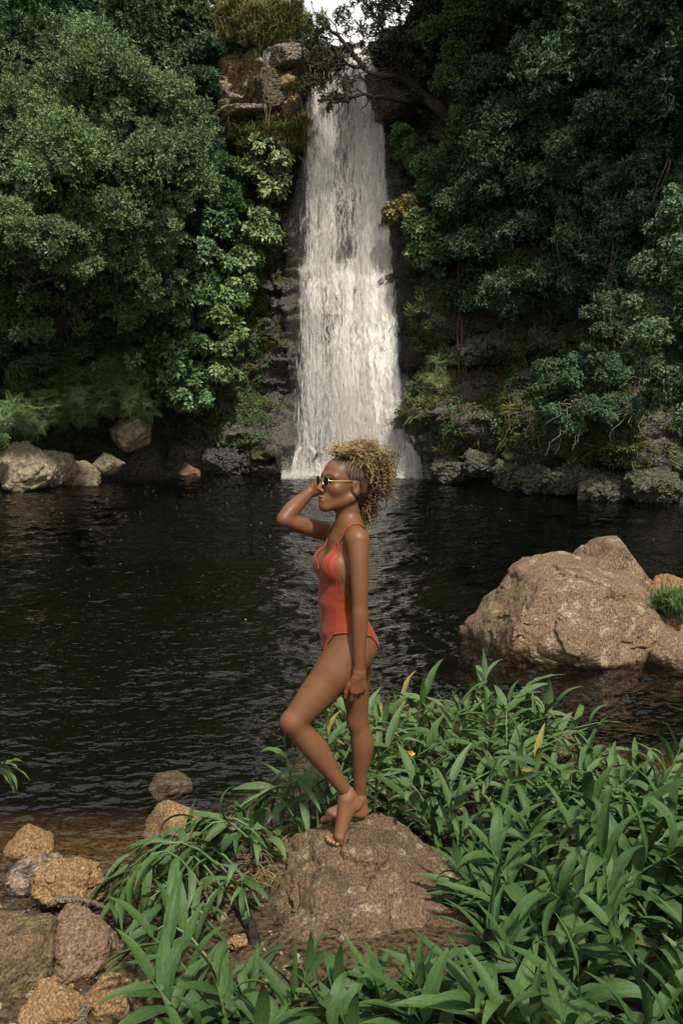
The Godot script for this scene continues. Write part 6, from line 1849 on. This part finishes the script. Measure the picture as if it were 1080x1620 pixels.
func build_hair(H: Transform3D, fx: Vector3, uy: Vector3, lz: Vector3, who: Node3D, base: Vector3) -> void:
	# hair drawn back over the skull
	var f := Field.new(Vector3(-0.14, 1.80, -4.53), Vector3(0.17, 2.05, -4.26), 0.0045)
	f.ellip(H * Vector3(-0.017, 0.032, 0), fx, uy, lz, Vector3(0.106, 0.092, 0.080) * 1.1, 0.01)
	f.bone(H * Vector3(-0.06, -0.02, 0), H * Vector3(-0.075, -0.07, 0), 0.058, 0.036, 0.04, lz, 1.2)
	f.bone(H * Vector3(-0.045, 0.09, 0), H * Vector3(-0.06, 0.115, 0), 0.045, 0.035, 0.03)
	f.ellip(H * Vector3(0.104, -0.030, 0), fx, uy, lz, Vector3(0.122, 0.122, 0.122) * 1.1, 0.006, true)
	for s in [-1.0, 1.0]: f.ellip(H * Vector3(-0.008, -0.012, 0.08 * s), fx, uy, lz, Vector3(0.026, 0.038, 0.03) * 1.1, 0.006, true)
	var mb := MB.new()
	f.net(mb)
	var root := H * Vector3(-0.05, 0.10, 0)
	for i in mb.v.size():
		var p := mb.v[i]
		var q := p - root
		var a := atan2(q.dot(lz), q.dot(fx))
		mb.v[i] = p + mb.n[i] * 0.0018 * sin(a * 46.0 + 3.0 * N.fine.get_noise_3dv(p * 6.0)) - base
		mb.c[i] = Color(0.045, 0.027, 0.016) * (1.0 + 0.5 * sin(a * 46.0))
	mb.n.clear()
	mb.smooth()
	var cap := obj("hair", mb.done(), M.curly_hair, who)
	# corkscrew curls bursting from the gathered crown
	var kinds := []
	for k in 5:
		var cm := MB.new()
		var pts := []
		var rs := []
		var turns = [4.0, 5.5, 7.0, 5.0, 6.0][k]
		var sag: float = [0.12, 0.30, 0.5, 0.75, 0.4][k]
		var c2 := PackedColorArray()
		for i in 34:
			var t := i / 33.0
			var r = lerpf(0.035, 0.085, sin(t * PI * 0.8)) * [1.0, 0.8, 0.7, 1.0, 1.2][k]
			var a = t * TAU * turns
			pts.append(Vector3(cos(a) * r + sag * t * t, t * (1.0 - sag * 0.3 * t), sin(a) * r))
			rs.append(lerpf(0.030, 0.020, t))
		cm.tube(pts, rs, 4, Color(0.42, 0.40, 0.38), Color(1.1, 1.08, 1.0))
		kinds.append(cm.done())
	var groups := [[], [], [], [], []]
	var tints := [[], [], [], [], []]
	var heart := H * Vector3(-0.075, 0.115, 0)
	for i in 2300:
		var u := rdir() * pow(rf(0.0, 1.0), 0.4)
		var p := heart + Vector3(-0.012, -0.014, 0) + Vector3(u.x * 0.090, u.y * 0.074, u.z * 0.088)
		var hq := H.affine_inverse() * p
		if (hq.y < 0.05 and hq.x > -0.09) or hq.x > 0.05 - (0.14 - hq.y) * 0.5: continue
		var d := (u * 0.6 + rdir() * 0.75 + Vector3(0.12, -0.05, 0)).normalized()
		put_curl(groups, tints, p, d, rf(0.04, 0.075), u.y)
	# over the forehead, and loose at the nape
	for i in 260:
		var p := H * Vector3(rf(-0.03, 0.042), 0.112 + rf(-0.01, 0.02), rf(-0.05, 0.06))
		put_curl(groups, tints, p, (Vector3(rf(-0.8, 0.4), 0.8, rf(-0.5, 0.8))).normalized(), rf(0.035, 0.07), 0.9)
	for i in 150:
		var p := H * Vector3(rf(-0.12, -0.07), rf(-0.10, 0.06), rf(-0.05, 0.06))
		put_curl(groups, tints, p, Vector3(rf(0.0, 0.9), rf(-1.0, 0.1), rf(-0.4, 0.5)).normalized(), rf(0.05, 0.10), -0.8)
	for i in 420:
		var p := heart + Vector3(rf(0.02, 0.095), rf(-0.12, 0.03), rf(-0.09, 0.09))
		put_curl(groups, tints, p, Vector3(rf(-0.1, 0.8), rf(-1.0, 0.2), rf(-0.6, 0.6)).normalized(), rf(0.05, 0.095), -0.3)
	for k in 5:
		for i in groups[k].size(): groups[k][i].origin -= base
		copies("curls", kinds[k], M.curly_hair, groups[k], tints[k], cap)


func put_curl(groups: Array, tints: Array, p: Vector3, d: Vector3, l: float, lift: float) -> void:
	var k := rng.randi() % 5
	var x := Vector3.DOWN - d * Vector3.DOWN.dot(d)
	if x.length() < 0.1: x = Vector3.RIGHT
	x = x.normalized().rotated(d, rf(-0.6, 0.6))
	var s := rf(0.8, 1.2)
	groups[k].append(Transform3D(Basis(x * l * s, d * l, x.cross(d) * l * s), p))
	var gold := clampf(0.35 + 0.4 * lift + rf(-0.35, 0.35), 0.0, 1.0)
	tints[k].append(Color(0.10, 0.060, 0.034).lerp(Color(0.38, 0.26, 0.12), gold) * rf(0.75, 1.15))


func build_glasses(H: Transform3D, fx: Vector3, uy: Vector3, lz: Vector3) -> void:
	var o := H * Vector3(0.108, 0.002, 0)
	var g := thing("sunglasses", "round green sunglasses with a thin gold frame, worn by the woman", "sunglasses", o)
	var r := 0.0205
	for s in [-1.0, 1.0]:
		var c = lz * (0.033 * s * 1.1) - fx * 0.004
		var tilt = (fx + lz * 0.12 * s).normalized()
		var sx := uy.cross(tilt).normalized()
		var mb := MB.new()
		var m := mb.vert(c + tilt * 0.004)
		for ring in [0.4, 0.75, 1.0]:
			for i in 29:
				var a := TAU * i / 28.0
				mb.vert(c + (sx * cos(a) + uy * sin(a)) * r * ring + tilt * 0.004 * (1.0 - ring * ring))
		for i in 28: mb.tri(m, 1 + i, 2 + i)
		for k in 2:
			for i in 28: mb.quad(1 + k * 29 + i, 1 + (k + 1) * 29 + i, 2 + (k + 1) * 29 + i, 2 + k * 29 + i)
		obj("lens", mb.done(), M.green_lens, g)
		var fm := MB.new()
		var pts := []
		for i in 33: pts.append(c + (sx * cos(TAU * i / 32.0) + uy * sin(TAU * i / 32.0)) * r)
		fm.tube(pts, radii(32, 0.0012, 0.0012), 6)
		obj("rim", fm.done(), M.gold_wire, g)
		var tm := MB.new()
		var hinge: Vector3 = c + lz * (r * s) + uy * 0.006
		var ear: Vector3 = H * Vector3(-0.015, 0.022, 0.079 * s) - o
		tm.tube([hinge, hinge + lz * 0.006 * s - fx * 0.008, hinge.lerp(ear, 0.5) + lz * 0.006 * s, ear, ear - fx * 0.02 - uy * 0.014], [0.0012, 0.0011, 0.0010, 0.0012, 0.0014], 6)
		obj("temple", tm.done(), M.gold_wire, g)
	var bm := MB.new()
	var a := lz * (0.033 * 1.1 - r) + uy * 0.003
	bm.tube([a, lz * 0.008 + uy * 0.009 + fx * 0.003, lz * -0.008 + uy * 0.009 + fx * 0.003, a - lz * 2.0 * (0.033 * 1.1 - r)], [0.0014, 0.0014, 0.0014, 0.0014], 6)
	obj("bridge", bm.done(), M.gold_wire, g)
